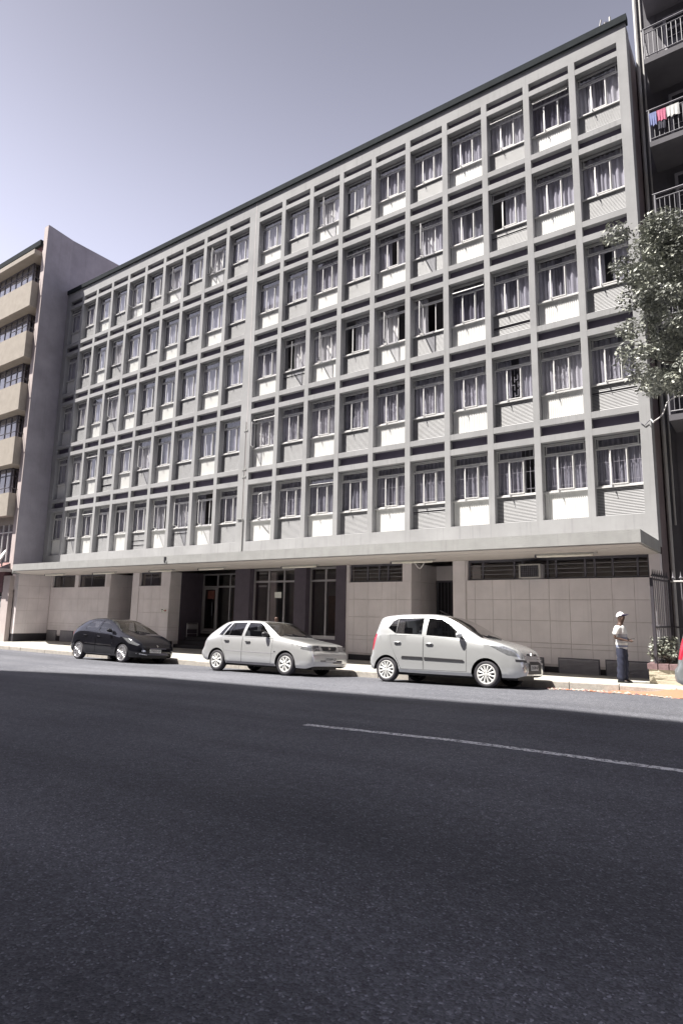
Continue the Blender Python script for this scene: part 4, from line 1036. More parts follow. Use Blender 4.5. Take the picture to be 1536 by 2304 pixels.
    for sx in (sp['seat_f'], sp['seat_r']):
        for sy in (-0.36, 0.36):
            b.box(sx - 0.25, sx + 0.25, sy - 0.24, sy + 0.24, 0.38, 0.58, 'seat')
            b.prismy([(sx - 0.25, 0.55), (sx - 0.10, 0.55), (sx - 0.26, 1.10), (sx - 0.38, 1.10)], sy - 0.23, sy + 0.23, 'seat')
            b.box(sx - 0.40, sx - 0.30, sy - 0.12, sy + 0.12, 1.12, 1.26, 'seat')
    b.obj('seats', root, local=True)
    xd = sp['ws'][1] - 0.30
    b = MB(); b.box(xd, xd + 0.30, -Wd * 0.8, Wd * 0.8, 0.55, sp['dash'], 'blackpl'); b.obj('dashboard', root, local=True)
    b = MB(); b.lathe([(0.17, -0.012), (0.19, 0.0), (0.17, 0.012), (0.165, 0.0), (0.17, -0.012)], 'blackpl', 18); o = b.obj('steering_wheel', root, True, (xd - 0.12, 0.36 * -1, sp['dash'] - 0.03), True); o.rotation_euler = (0, 0, R(90)); 
    # wheels
    tw = sp['tw']
    for xc in (xr, xf):
        for sgn in (-1, 1):
            b = MB(); r1, r2 = wr, sp['rim']
            b.lathe([(r2, -tw / 2 + 0.015), (r2 + 0.02, -tw / 2), (r1 - 0.03, -tw / 2), (r1 - 0.008, -tw / 2 + 0.02), (r1, -tw / 2 + 0.045), (r1, tw / 2 - 0.045), (r1 - 0.008, tw / 2 - 0.02), (r1 - 0.03, tw / 2), (r2 + 0.02, tw / 2), (r2, tw / 2 - 0.015)], 'rubber', 36)
            wh = empty('wheel', (xc, sgn * (Wd - 0.02 - tw / 2), wr)); wh.parent = root
            if sgn > 0: wh.rotation_euler = (0, 0, math.pi)
            b.obj('tyre', wh, True, local=True)
            b = MB(); o_ = -tw / 2 + 0.004
            b.lathe([(r2 + 0.012, o_ + 0.005), (r2 - 0.008, o_ - 0.006), (r2 - 0.018, o_ + 0.002), (r2 - 0.025, o_ + 0.06), (r2 - 0.03, o_ + 0.12)], sp['wm'], 36)
            b.lathe([(r2 - 0.02, o_ + 0.05), (0.0, o_ + 0.05)], 'blackpl', 24)
            ns = sp['spokes']; sw_ = sp['spw']
            for k in range(ns):
                t = 2 * math.pi * (k + 0.5) / ns
                if sp['style'] == 'thin': ww0, ww1, ri, dz0, dz1 = 0.010, 0.011, 0.04, 0.012, 0.0
                else: ww0, ww1, ri, dz0, dz1 = sw_ * 0.5, sw_, 0.045, -0.012, 0.004
                ca, sa = math.cos(t), math.sin(t); vs = []
                for rr, ww, dy in ((ri, ww0, dz0), ((ri + r2) * 0.5, (ww0 + ww1) * 0.5 * (0.82 if sp['style'] != 'thin' else 1), dz0 * 0.7), (r2 - 0.012, ww1, dz1)):
                    for s_ in (-1, 1):
                        vs.append((rr * ca - s_ * ww * sa, o_ + dy, rr * sa + s_ * ww * ca)); vs.append((rr * ca - s_ * ww * sa, o_ + dy + 0.03, rr * sa + s_ * ww * ca))
                b.add(vs, [(0, 2, 6, 4), (4, 6, 10, 8), (0, 4, 5, 1), (4, 8, 9, 5), (2, 3, 7, 6), (6, 7, 11, 10)], sp['wm'])
            b.lathe([(0.0, o_ - 0.012 + (0.016 if sp['style'] == 'thin' else 0)), (0.035, o_ - 0.010 + (0.016 if sp['style'] == 'thin' else 0)), (0.075 if sp['style'] != 'thin' else 0.045, o_ - 0.002 + (0.016 if sp['style'] == 'thin' else 0)), (0.08 if sp['style'] != 'thin' else 0.05, o_ + 0.03)], sp['wm'], 20)
            b.obj('rim', wh, True, local=True)
            if sp['style'] != 'thin':
                b = MB()
                for k in range(4): t = math.pi / 4 + k * math.pi / 2; b.lathe([(0.0, 0), (0.012, 0.0), (0.012, 0.006)], 'blackpl', 8); 
                b.v = []; b.f = []; b.m = []
                for k in range(4):
                    t = math.pi / 4 + k * math.pi / 2; cx, cz = 0.055 * math.cos(t), 0.055 * math.sin(t)
                    b.box(cx - 0.009, cx + 0.009, o_ - 0.016, o_, cz - 0.009, cz + 0.009, 'blackpl')
                b.obj('wheel_nuts', wh, local=True)
    # pieces stamped on the skin
    def proj_side(px, pz_, sgn, off):
        h = bvh.ray_cast(Vector((px, sgn * 3, pz_)), Vector((0, -sgn, 0)))
        return Vector((px, (h[0].y if h[0] else sgn * Wd) + sgn * off, pz_))
    def proj_front(py, pz_, off, front=True):
        d = 1 if front else -1
        h = bvh.ray_cast(Vector((L / 2 + d * 5, py, pz_)), Vector((-d, 0, 0)))
        return Vector(((h[0].x if h[0] else (L if front else 0)) + d * off, py, pz_))
    def stamp(nm, ring, fn, m, off, parent=root, depth=0.02):
        pts = []
        for (a0, a1), (c0, c1) in zip(ring, ring[1:] + ring[:1]):
            for k in range(4): t = k / 4; pts.append((a0 + (c0 - a0) * t, a1 + (c1 - a1) * t))
        cx = sum(p_[0] for p_ in pts) / len(pts); cz = sum(p_[1] for p_ in pts) / len(pts)
        n = len(pts); vs = [fn(*p_, off) for p_ in pts] + [fn(cx + (p_[0] - cx) * 0.5, cz + (p_[1] - cz) * 0.5, off) for p_ in pts] + [fn(cx, cz, off)] + [fn(*p_, off - depth) for p_ in pts]
        fs = [(k, (k + 1) % n, n + (k + 1) % n, n + k) for k in range(n)] + [(n + k, n + (k + 1) % n, 2 * n) for k in range(n)] + [(k, 2 * n + 1 + k, 2 * n + 1 + (k + 1) % n, (k + 1) % n) for k in range(n)]
        b_ = MB(); b_.add(vs, fs, m); return b_.obj(nm, parent, False, local=True)
    for nm, ring, m, off in sp['side_bits']:
        for sgn in (-1, 1): stamp(nm, ring, lambda a, c_, o_, s_=sgn: proj_side(a, c_, s_, o_), m, off)
    for nm, ring, m, off in sp['front_bits']:
        stamp(nm, ring, lambda a, c_, o_: proj_front(a, c_, o_), m, off)
    # mirrors
    mx, mz = sp['mirror']
    for sgn in (-1, 1):
        q = proj_side(mx, mz, sgn, 0)
        vs = []; b = MB(); yy = q.y + sgn * 0.11
        prof = [(-0.5, 0.55), (-0.25, 0.95), (0.15, 1.0), (0.6, 0.75), (1.0, 0.25)]
        rings = []
        for tx, sc_ in prof:
            ring = []
            for k in range(12):
                t = 2 * math.pi * k / 12; ring.append((mx + tx * 0.085, yy + 0.095 * sc_ * math.cos(t), mz + 0.02 + 0.062 * sc_ * math.sin(t)))
            rings += ring
        fs = [(a * 12 + k, a * 12 + (k + 1) % 12, (a + 1) * 12 + (k + 1) % 12, (a + 1) * 12 + k) for a in range(len(prof) - 1) for k in range(12)] + [tuple(range(12)), tuple(range(48, 60))]
        b.add(rings, fs, sp['mirror_m']); b.tube([(mx + 0.03, q.y - sgn * 0.03, mz - 0.03), (mx + 0.03, yy, mz - 0.02)], 0.025, 'blackpl', 6); b.obj('mirror', root, True, local=True)
    # door handles
    for hx, hz in sp['handles']:
        for sgn in (-1, 1):
            q = proj_side(hx, hz, sgn, 0.0); b = MB(); b.tube([(hx - 0.085, q.y + sgn * 0.012, hz), (hx - 0.06, q.y + sgn * 0.03, hz + 0.004), (hx + 0.06, q.y + sgn * 0.03, hz + 0.006), (hx + 0.085, q.y + sgn * 0.012, hz + 0.004)], 0.013, sp['handle_m'], 6)
            b.box(hx - 0.07, hx + 0.07, min(q.y, q.y + sgn * 0.006), max(q.y, q.y + sgn * 0.006), hz - 0.022, hz - 0.004, 'blackpl'); b.obj('door_handle', root, True, local=True)
    # wipers, aerial
    b = MB(); wx = sp['ws'][1]
    b.tube([(wx + 0.02, -0.1, top(wx + .02) + 0.012), (wx - 0.12, -0.55 * Wd, top(wx - .12) - 0.005)], 0.010, 'blackpl', 5); b.tube([(wx + 0.02, 0.35, top(wx + .02) + 0.005), (wx - 0.10, -0.12, top(wx - .10) + 0.012)], 0.010, 'blackpl', 5)
    b.obj('wiper', root, local=True)
    if 'aerial' in sp:
        a0, a1 = sp['aerial']; b = MB(); b.tube([a0, a1], 0.006, 'blackpl', 5); b.obj('aerial', root, local=True)
    # number plate
    pzc = sp['plate_z']; q0 = proj_front(0, pzc, 0.018); py = sp.get('plate_y', 0.0)
    b = MB(); b.box(q0.x - 0.012, q0.x, py - 0.22, py + 0.22, pzc - 0.056, pzc + 0.056, 'plate'); pl = b.obj('number_plate', root, local=True)
    tcu = bpy.data.curves.new('plate_text', 'FONT'); tcu.body = sp['plate']; tcu.size = 0.105; tcu.align_x = 'CENTER'; tcu.align_y = 'CENTER'; tcu.extrude = 0.001
    to = bpy.data.objects.new('tmp', tcu); COL.objects.link(to); dg = bpy.context.evaluated_depsgraph_get(); me = bpy.data.meshes.new_from_object(to.evaluated_get(dg)); bpy.data.objects.remove(to)
    me.materials.clear(); me.materials.append(MT['ink'])
    wtx = max(v.co.x for v in me.vertices) - min(v.co.x for v in me.vertices)
    link('lettering', me, pl, (q0.x + 0.003, py, pzc), True, rot=(R(90), 0, R(90)), scale=(0.40 / wtx, 0.85, 1))
    bm.free(); bvh_src.free()
    root.location = loc; root.rotation_euler = (0, -slope, zrot)
    return root
def ell(cx, cz, rx, rz_, n=10): return [(cx + rx * math.cos(2 * math.pi * k / n), cz + rz_ * math.sin(2 * math.pi * k / n)) for k in range(n)]

I10 = dict(L=3.565, W=1.595, H=1.54, xr=0.47, xf=2.85, wr=0.275, rim=0.195, ra=0.325, tw=0.165, roofw=0.74, hood=0.98, shoulder=0.975,
    top=[(0, 0.60), (0.02, 0.72), (0.06, 0.92), (0.12, 1.14), (0.19, 1.40), (0.24, 1.475), (0.45, 1.515), (0.9, 1.54), (1.45, 1.535), (1.86, 1.48), (2.15, 1.36), (2.54, 1.13), (2.76, 1.01), (2.98, 0.96), (3.22, 0.89), (3.40, 0.815), (3.50, 0.75), (3.545, 0.66), (3.565, 0.50)],
    bot=[(0, 0.33), (0.1, 0.27), (0.4, 0.24), (2.9, 0.215), (3.4, 0.22), (3.565, 0.27)],
    belt=[(0, 0.96), (0.3, 1.04), (0.6, 1.06), (1.3, 1.02), (2.3, 0.95), (2.7, 0.92), (3.565, 0.7)],
    plan=[(0, 0.80), (0.05, 0.89), (0.18, 0.955), (0.5, 0.99), (1.2, 1.0), (2.7, 1.0), (3.1, 0.98), (3.35, 0.925), (3.48, 0.84), (3.535, 0.77), (3.565, 0.64)],
    ws=(1.90, 2.74), rw=(0.09, 0.21), bonnet_end=3.46,
    glass=[[(0.48, 1.20), (0.70, 1.075), (1.36, 1.055), (1.36, 1.435), (0.70, 1.425), (0.57, 1.36)], [(1.47, 1.045), (2.30, 0.99), (2.34, 1.02), (1.98, 1.30), (1.78, 1.40), (1.47, 1.43)]],
    fdoor=[(1.415, 0.30), (2.42, 0.30), (2.44, 0.95), (1.415, 1.02)], rdoor=[(0.84, 0.30), (1.408, 0.30), (1.408, 1.03), (0.54, 1.05), (0.60, 0.80)],
    headlamp=[(2.93, 0.845), (3.30, 0.66), (3.52, 0.63), (3.44, 0.76), (3.22, 0.845)], lamp_y=0.33, tail=[(-0.1, 0.72), (0.10, 0.70), (0.20, 1.05), (0.10, 1.10), (-0.1, 1.0)], tail_y=0.55,
    bump_f=0.22, bump_z=0.60, bump_r=0.14, bump_zr=0.58, paint='cpaint1', seat_f=1.55, seat_r=0.75, dash=0.98,
    spokes=12, spw=0.026, style='hub', wm='hub', mirror=(2.28, 1.03), mirror_m='cpaint1', handles=[(1.56, 0.86), (0.76, 0.88)], handle_m='cpaint1', plate_z=0.43, plate_y=-0.05, plate='ZLK287·GP',
    side_bits=[('side_moulding', [(1.44, 0.52), (2.36, 0.50), (2.38, 0.515), (2.34, 0.545), (1.44, 0.575)], 'blackpl', 0.014), ('side_moulding', [(0.87, 0.535), (1.39, 0.525), (1.39, 0.575), (0.89, 0.585)], 'blackpl', 0.014),
               ('window_divider', [(0.70, 1.08), (0.725, 1.08), (0.725, 1.42), (0.70, 1.42)], 'blackpl', 0.002)],
    front_bits=[('lower_grille', [(-0.40, 0.30), (0.40, 0.30), (0.36, 0.52), (0.28, 0.555), (-0.28, 0.555), (-0.36, 0.52)], 'blackpl', 0.010), ('upper_grille', [(-0.33, 0.675), (0.33, 0.675), (0.30, 0.71), (-0.30, 0.71)], 'blackpl', 0.008),
                ('badge', ell(0, 0.69, 0.065, 0.035), 'chrome', 0.02), ('bumper_strip', [(-0.70, 0.545), (-0.47, 0.53), (-0.47, 0.575), (-0.70, 0.59)], 'blackpl', 0.012), ('bumper_strip', [(0.47, 0.53), (0.70, 0.545), (0.70, 0.59), (0.47, 0.575)], 'blackpl', 0.012),
                ('fog_lamp', ell(-0.58, 0.42, 0.055, 0.05), 'lamp', 0.008), ('fog_lamp', ell(0.58, 0.42, 0.055, 0.05), 'lamp', 0.008)])
TAZ = dict(L=3.80, W=1.655, H=1.38, xr=0.58, xf=3.01, wr=0.285, rim=0.19, ra=0.335, tw=0.17, roofw=0.79, hood=0.93, shoulder=0.975, lip=0.06,
    top=[(0, 0.60), (0.02, 0.68), (0.05, 0.80), (0.12, 0.92), (0.25, 1.03), (0.52, 1.22), (0.74, 1.335), (0.95, 1.368), (1.5, 1.38), (2.02, 1.355), (2.2, 1.28), (2.54, 1.09), (2.76, 0.96), (3.0, 0.915), (3.35, 0.862), (3.64, 0.805), (3.74, 0.77), (3.775, 0.66), (3.80, 0.48)],
    bot=[(0, 0.36), (0.15, 0.28), (0.5, 0.24), (3.0, 0.215), (3.6, 0.20), (3.80, 0.26)],
    belt=[(0, 0.80), (0.3, 0.90), (0.8, 0.915), (1.5, 0.905), (2.6, 0.88), (3.80, 0.72)],
    plan=[(0, 0.90), (0.04, 0.945), (0.2, 0.98), (0.6, 0.997), (1.5, 1.0), (3.1, 0.997), (3.5, 0.98), (3.70, 0.945), (3.77, 0.90), (3.80, 0.83)],
    ws=(2.08, 2.74), rw=(0.14, 0.62), bonnet_end=3.69,
    glass=[[(0.60, 0.965), (0.74, 0.955), (0.97, 1.285), (0.88, 1.27), (0.80, 1.22)], [(0.785, 0.955), (1.46, 0.945), (1.52, 1.305), (1.02, 1.293)], [(1.565, 0.945), (2.42, 0.925), (2.46, 0.95), (2.10, 1.25), (2.02, 1.29), (1.62, 1.305)]],
    fdoor=[(1.515, 0.27), (2.54, 0.27), (2.58, 0.90), (1.515, 0.92)], rdoor=[(0.95, 0.27), (1.507, 0.27), (1.507, 0.92), (0.70, 0.93), (0.80, 0.68)],
    headlamp=[(3.48, 0.66), (3.6, 0.645), (3.9, 0.61), (3.9, 0.75), (3.66, 0.76), (3.52, 0.745)], lamp_y=0.36, tail=[(-0.1, 0.64), (0.06, 0.64), (0.09, 0.84), (-0.1, 0.86)], tail_y=0.45,
    bump_f=0.28, bump_z=0.61, bump_r=0.22, bump_zr=0.58, paint='cpaint2', seat_f=1.80, seat_r=1.0, dash=0.93,
    spokes=8, spw=0.040, style='hub', wm='hub', mirror=(2.34, 0.985), mirror_m='blackpl', handles=[(1.72, 0.80), (0.94, 0.815)], handle_m='blackpl', plate_z=0.43, plate_y=-0.02, plate='PSV849·GP',
    side_bits=[('window_divider', [(0.97, 0.96), (0.99, 0.96), (1.10, 1.29), (1.08, 1.29)], 'blackpl', 0.002), ('swage_line', [(0.92, 0.555), (2.62, 0.525), (2.62, 0.535), (0.92, 0.567)], 'louvre', 0.004), ('sill_trim', [(0.95, 0.235), (2.65, 0.225), (2.65, 0.262), (0.95, 0.272)], 'louvre', 0.004), ('side_indicator', ell(2.66, 0.58, 0.03, 0.018), 'lamp', 0.006)],
    front_bits=[('upper_grille', [(-0.26, 0.64), (0.26, 0.64), (0.33, 0.725), (0.30, 0.745), (-0.30, 0.745), (-0.33, 0.725)], 'blackpl', 0.010), ('badge', ell(0, 0.695, 0.045, 0.035), 'chrome', 0.018),
                ('lower_grille', [(-0.46, 0.33), (0.46, 0.33), (0.46, 0.405), (-0.46, 0.405)], 'blackpl', 0.008), ('grille_bar', [(-0.45, 0.36), (0.45, 0.36), (0.45, 0.372), (-0.45, 0.372)], 'louvre', 0.014)],
    aerial=((1.62, -0.50, 1.37), (1.42, -0.54, 1.70)))
P26 = dict(L=3.835, W=1.652, H=1.43, xr=0.60, xf=3.04, wr=0.30, rim=0.225, ra=0.335, tw=0.19, roofw=0.73, hood=0.95, shoulder=0.975,
    top=[(0, 0.60), (0.02, 0.70), (0.06, 0.84), (0.14, 0.97), (0.32, 1.16), (0.58, 1.315), (0.80, 1.375), (1.15, 1.42), (1.55, 1.43), (1.94, 1.385), (2.30, 1.255), (2.68, 1.07), (2.90, 0.965), (3.16, 0.895), (3.45, 0.79), (3.64, 0.70), (3.74, 0.63), (3.80, 0.54), (3.835, 0.44)],
    bot=[(0, 0.34), (0.15, 0.27), (0.5, 0.23), (3.1, 0.20), (3.6, 0.19), (3.835, 0.25)],
    belt=[(0, 0.82), (0.3, 0.95), (0.8, 0.965), (1.5, 0.925), (2.6, 0.87), (3.2, 0.80), (3.835, 0.62)],
    plan=[(0, 0.78), (0.05, 0.87), (0.2, 0.95), (0.6, 0.995), (1.5, 0.985), (3.0, 1.0), (3.35, 0.97), (3.6, 0.90), (3.74, 0.81), (3.835, 0.60)],
    ws=(1.98, 2.88), rw=(0.18, 0.58), bonnet_end=3.68,
    glass=[[(0.84, 1.10), (0.94, 1.0), (1.50, 0.97), (1.57, 1.345), (1.24, 1.335), (0.98, 1.25)], [(1.63, 0.96), (2.44, 0.92), (2.48, 0.945), (2.05, 1.24), (1.90, 1.325), (1.68, 1.345)]],
    fdoor=[(1.585, 0.27), (2.60, 0.27), (2.62, 0.88), (1.585, 0.935)], rdoor=[(1.0, 0.27), (1.577, 0.27), (1.577, 0.935), (0.80, 0.965), (0.88, 0.70)],
    headlamp=[(3.02, 0.80), (3.36, 0.62), (3.70, 0.55), (3.72, 0.60), (3.30, 0.775)], lamp_y=0.36, tail=[(-0.1, 0.72), (0.10, 0.72), (0.26, 0.98), (0.15, 1.02), (-0.1, 0.98)], tail_y=0.50,
    bump_f=0.30, bump_z=0.56, bump_r=0.20, bump_zr=0.58, paint='cpaint3', seat_f=1.65, seat_r=0.90, dash=0.93,
    spokes=15, spw=0.012, style='thin', wm='alloy', mirror=(2.36, 0.985), mirror_m='cpaint3', handles=[(1.74, 0.80), (0.97, 0.83)], handle_m='cpaint3', plate_z=0.40, plate_y=-0.12, plate='TT8523·GP',
    side_bits=[('side_moulding', [(1.60, 0.535), (2.50, 0.515), (2.50, 0.54), (1.60, 0.562)], 'chrome', 0.012), ('side_moulding', [(0.99, 0.55), (1.56, 0.54), (1.56, 0.565), (0.99, 0.578)], 'chrome', 0.012), ('sill_trim', [(1.0, 0.235), (2.60, 0.215), (2.60, 0.24), (1.0, 0.262)], 'steel', 0.006), ('side_indicator', ell(2.50, 0.60, 0.022, 0.018), 'chrome', 0.006)],
    front_bits=[('lower_grille', [(-0.42, 0.28), (0.42, 0.28), (0.36, 0.35), (-0.36, 0.35)], 'steel', 0.006), ('badge', [(-0.03, 0.53), (0.0, 0.525), (0.012, 0.55), (0.035, 0.545), (0.02, 0.585), (-0.005, 0.60), (-0.025, 0.58)], 'chrome', 0.016), ('grille_slot', [(-0.30, 0.47), (0.30, 0.47), (0.34, 0.50), (-0.34, 0.50)], 'steel', 0.006),
                ('fog_lamp', ell(-0.56, 0.40, 0.06, 0.035), 'lamp', 0.008), ('fog_lamp', ell(0.56, 0.40, 0.06, 0.035), 'lamp', 0.008), ('bumper_trim', [(-0.72, 0.305), (-0.44, 0.27), (-0.44, 0.29), (-0.72, 0.33)], 'chrome', 0.010)])
SLV = dict(I10); SLV.update(paint='cpaint4', mirror_m='cpaint4', handle_m='cpaint4', plate='RSV 211 GP', plate_y=0.0)
def park(sp, xw, yn, label, scale=1.0, zoff=0.0):
    g = 'cars parked along the kerb'; cy = yn + sp['W'] / 2 * scale
    xr, xf = xw, xw + (sp['xf'] - sp['xr']) * scale
    z0, z1 = rz(xr, cy - 0.4), rz(xf, cy - 0.4); sl = math.atan2(z1 - z0, xf - xr)
    zn, zf = rz(xw + 1, yn + 0.1), rz(xw + 1, yn + sp['W'] * scale - 0.1); camb = math.atan2(zn - zf, (sp['W'] - 0.2) * scale)
    o = car(sp, label, g, (0, 0, 0), 0)
    xm = (xr + xf) / 2; rot = Matrix.Rotation(-camb, 4, 'X') @ Matrix.Rotation(-sl, 4, 'Y')
    o.matrix_world = Matrix.Translation((xr - sp['xr'] * scale, cy, (rz(xm, yn + .1) + rz(xm, yn + sp['W'] * scale - .1)) / 2 - math.tan(sl) * (xm - xr + sp['xr'] * scale) + zoff)) @ rot @ Matrix.Scale(scale, 4)
    return o
park(P26, -15.79, -4.88, 'black hatchback with multi spoke alloy wheels parked furthest left', 0.985)
park(TAZ, -8.78, -5.17, 'silver hatchback with black mirrors and a roof aerial parked behind the tall one')
park(I10, -3.52, -4.97, 'tall pale silver hatchback with black side mouldings parked by the long tiled wall')
park(SLV, 2.76, -4.70, 'grey silver car cut off by the right edge beside the planter')

# ---------------------------------------------------------------- people
def skin_mesh(name, verts, edges, radii, m, rootv=0, sub=2):
    me = bpy.data.meshes.new(name); me.from_pydata(verts, edges, []); o = bpy.data.objects.new(name, me); COL.objects.link(o)
    mod = o.modifiers.new('skin', 'SKIN'); mod.use_smooth_shade = True
    sv = me.skin_vertices[0].data
    for i, r in enumerate(radii): sv[i].radius = (r, r) if not isinstance(r, tuple) else r; sv[i].use_root = (i == rootv)
    sb = o.modifiers.new('sub', 'SUBSURF'); sb.levels = sub; sb.render_levels = sub
    dg = bpy.context.evaluated_depsgraph_get(); m2 = bpy.data.meshes.new_from_object(o.evaluated_get(dg)); m2.name = name
    bpy.data.objects.remove(o); m2.materials.clear(); m2.materials.append(MT[m])
    for p_ in m2.polygons: p_.use_smooth = True; p_.material_index = 0
    return m2
class Sk:
    def __init__(s): s.v = []; s.e = []; s.r = []
    def p(s, co, r, parent=None):
        s.v.append(co); s.r.append(r)
        if parent is not None: s.e.append((parent, len(s.v) - 1))
        return len(s.v) - 1
    def chain(s, pts, parent):
        for co, r in pts: parent = s.p(co, r, parent)
        return parent
def person(label, loc, zr, scale, arms, shirt, cap=True, trousers='jean'):
    # facing +x ; left side is +y
    root = empty('person', loc); root.rotation_euler = (0, 0, zr); root.scale = (scale,) * 3; tag(root, label, 'person')
    k = Sk(); pel = k.p((0, 0, 0.95), 0.08); ch = k.chain([((0.0, 0, 1.10), 0.085), ((-0.01, 0, 1.28), 0.10), ((-0.015, 0, 1.39), 0.085)], pel)
    nk = k.chain([((0.0, 0, 1.48), 0.064), ((0.015, 0, 1.54), 0.062)], ch)
    hd = k.chain([((0.03, 0, 1.605), (0.070, 0.078)), ((0.025, 0, 1.68), (0.080, 0.096)), ((0.01, 0, 1.745), (0.062, 0.075))], nk)
    hj = len(k.v) - 3
    k.p((0.108, 0, 1.640), 0.013, hj); k.p((0.085, 0, 1.580), 0.030, hj)          # nose, chin
    for s in (-1, 1): k.p((0.02, s * 0.088, 1.645), 0.014, hj)                   # ears
    for s in (-1, 1):
        lg = k.chain([((0.0, s * 0.09, 0.82), 0.065), ((0.01, s * 0.10, 0.50), 0.055), ((-0.02, s * 0.105, 0.30), 0.052), ((-0.02, s * 0.11, 0.09), 0.038)], pel)
        k.chain([((0.05, s * 0.115, 0.045), 0.040), ((0.14, s * 0.125, 0.032), 0.032)], lg)
    for s in (-1, 1):
        sh_, el, wr_ = arms[s]
        ar = k.chain([(sh_, 0.058), (tuple((Vector(sh_) + Vector(el)) / 2), 0.046), (el, 0.040), (tuple((Vector(el) * .5 + Vector(wr_) * .5)), 0.036), (wr_, 0.026)], ch)
        d = (Vector(wr_) - Vector(el)).normalized(); side = Vector((0, 0, 1)).cross(d); side = side.normalized() if side.length > .1 else Vector((0, 1, 0)); up_ = d.cross(side)
        pm = Vector(wr_) + d * 0.055; pa = k.p(tuple(pm), (0.034, 0.020), ar)
        for q, (off, ln) in enumerate(((-0.030, 0.070), (-0.010, 0.082), (0.010, 0.078), (0.030, 0.062))):
            b0 = pm + d * 0.035 + side * off; b1 = b0 + d * ln * 0.5 - up_ * 0.008; b2 = b1 + d * ln * 0.4 + up_ * 0.018
            k.chain([(tuple(b0), 0.010), (tuple(b1), 0.009), (tuple(b2), 0.0075)], pa)
        tb = Vector(wr_) + d * 0.03 - side * s * 0.035; k.chain([(tuple(tb), 0.012), (tuple(tb + d * 0.04 - side * s * 0.012), 0.010), (tuple(tb + d * 0.065), 0.008)], ar)
    body = link('body', skin_mesh('body', k.v, k.e, k.r, 'skin'), root, local=True)
    # shirt
    k = Sk(); pl = k.p((0.005, 0, 0.82), 0.150); c = k.chain([((0.008, 0, 0.90), 0.152), ((0.012, 0, 1.02), 0.150), ((0.008, 0, 1.16), 0.146), ((0.0, 0, 1.30), 0.146), ((-0.008, 0, 1.41), 0.105), ((0.008, 0, 1.475), 0.074)], pl)
    ct = len(k.v) - 3
    for s in (-1, 1):
        sh_, el, wr_ = arms[s]; a, e_ = Vector(sh_), Vector(el)
        k.chain([((-0.005, s * 0.11, 1.37), 0.100), (tuple(a), 0.086), (tuple(a + (e_ - a) * 0.45), 0.080), (tuple(a + (e_ - a) * 0.85), 0.078)], ct)
    me = skin_mesh('shirt', k.v, k.e, k.r, shirt)
    for v in me.vertices:
        t = max(0, min(1, (1.40 - v.co.z) / 0.2)); inner = abs(v.co.y) < 0.17
        if inner: v.co.y *= 1 + 0.22 * t
        v.co.x += 0.006 * math.sin(v.co.z * 38 + v.co.y * 21) * t
    link('shirt', me, root, local=True)
    k = Sk(); pl = k.p((0, 0, 1.0), 0.125); pl = k.p((0, 0, 0.88), 0.135, pl)
    for s in (-1, 1): k.chain([((0.0, s * 0.095, 0.76), 0.112), ((0.008, s * 0.105, 0.62), 0.108), ((0.015, s * 0.11, 0.46), 0.104), ((-0.005, s * 0.115, 0.22), 0.104), ((-0.01, s * 0.12, 0.02), 0.106)], pl)
    me = skin_mesh('trousers', k.v, k.e, k.r, trousers)
    for v in me.vertices:
        v.co.x += 0.010 * math.sin(v.co.z * 31 + v.co.y * 40) * (v.co.z < 0.75); v.co.y += 0.007 * math.sin(v.co.z * 43 + v.co.x * 30) * (v.co.z < 0.75)
    link('trousers', me, root, local=True)
    for s in (-1, 1):
        b = MB(); vs = []; prof = [(-0.09, 0.035, 0.07), (-0.04, 0.045, 0.10), (0.04, 0.046, 0.085), (0.12, 0.048, 0.055), (0.18, 0.03, 0.035)]
        for x, w, h in prof: vs += [(x, s * 0.115 - w, 0.0), (x, s * 0.115 + w, 0.0), (x, s * 0.115 + w * 0.7, h), (x, s * 0.115 - w * 0.7, h)]
        b.add(vs, [(a * 4 + j, a * 4 + (j + 1) % 4, a * 4 + 4 + (j + 1) % 4, a * 4 + 4 + j) for a in range(4) for j in range(4)] + [(0, 1, 2, 3), (16, 17, 18, 19)], 'shoe'); b.obj('shoe', root, True, local=True)
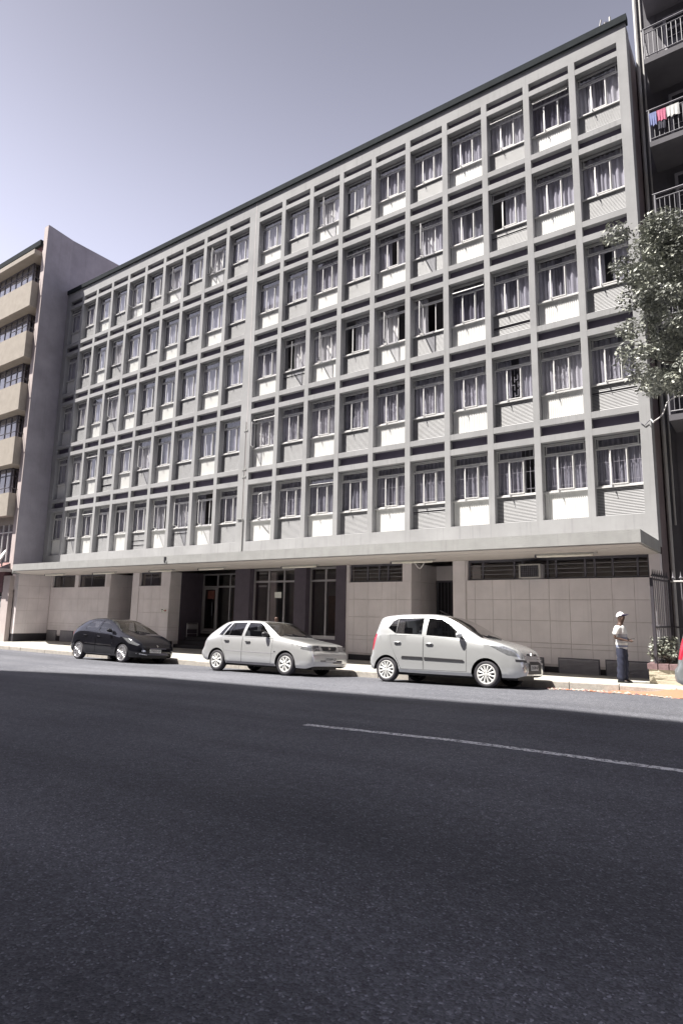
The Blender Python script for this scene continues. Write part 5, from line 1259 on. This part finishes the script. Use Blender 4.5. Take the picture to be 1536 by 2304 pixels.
    if cap:
        b = MB(); vs = []; n, mrg = 20, 6
        for j in range(mrg + 1):
            t = math.pi / 2 * j / mrg
            for i in range(n): a = 2 * math.pi * i / n; vs.append((0.012 + 0.108 * math.cos(t) * math.cos(a), 0.093 * math.cos(t) * math.sin(a), 1.690 + 0.105 * math.sin(t) - 0.03 * (1 - math.sin(t)) * (math.cos(a) < -0.3)))
        b.add(vs, [(j * n + i, j * n + (i + 1) % n, (j + 1) * n + (i + 1) % n, (j + 1) * n + i) for j in range(mrg) for i in range(n)], 'capw'); cp = b.obj('cap', root, True, local=True)
        b = MB(); vs = []
        for zz in (0, 0.008):
            for j in (0, 1, 2):
                for i in range(9): a = -1.15 + 2.3 * i / 8; rr = 0.10 + 0.055 * j * math.cos(a * 0.75); vs.append((0.012 + rr * math.cos(a), 0.092 * math.sin(a) * (1 - 0.08 * j), 1.688 + zz + 0.022 * j - 0.012 * abs(math.sin(a))))
        fs = [(o_ + j * 9 + i, o_ + j * 9 + i + 1, o_ + j * 9 + i + 10, o_ + j * 9 + i + 9) for o_ in (0, 27) for j in (0, 1) for i in range(8)] + [(18 + i, 19 + i, 46 + i, 45 + i) for i in range(8)]
        b.add(vs, fs, 'capn'); b.obj('brim', cp, True, local=True)
    return root
arms = {-1: ((-0.01, -0.205, 1.40), (-0.07, -0.265, 1.13), (0.17, -0.17, 1.07)), 1: ((-0.01, 0.205, 1.40), (-0.04, 0.265, 1.13), (0.17, 0.10, 1.08))}
PX, PY = 0.97, -2.45
pp = person('person in a white cap and striped shirt standing on the pavement holding a phone', (PX, PY, pz(PX, PY)), R(-8), 0.845, arms, 'shirt')
ph = MB(); ph.box(-0.07, 0.07, -0.035, 0.035, -0.006, 0.006, 'blackpl'); o = ph.obj('mobile_phone', None, False, (PX + 0.27 * 0.84, PY - 0.17 * 0.84, pz(PX, PY) + 1.105 * 0.845)); o.rotation_euler = (0, R(-10), R(15)); tag(o, 'dark mobile phone held in the hand of the person in the white cap', 'phone')
arms2 = {-1: ((-0.01, -0.205, 1.40), (-0.03, -0.25, 1.12), (0.03, -0.25, 0.87)), 1: ((-0.01, 0.205, 1.40), (-0.03, 0.25, 1.12), (0.03, 0.25, 0.87))}
PX2, PY2 = -9.45, -1.95
person('bare headed person standing behind the silver hatchback, only the head visible over its roof', (PX2, PY2, pz(PX2, PY2)), R(120), 0.80, arms2, 'shirt2', cap=False)
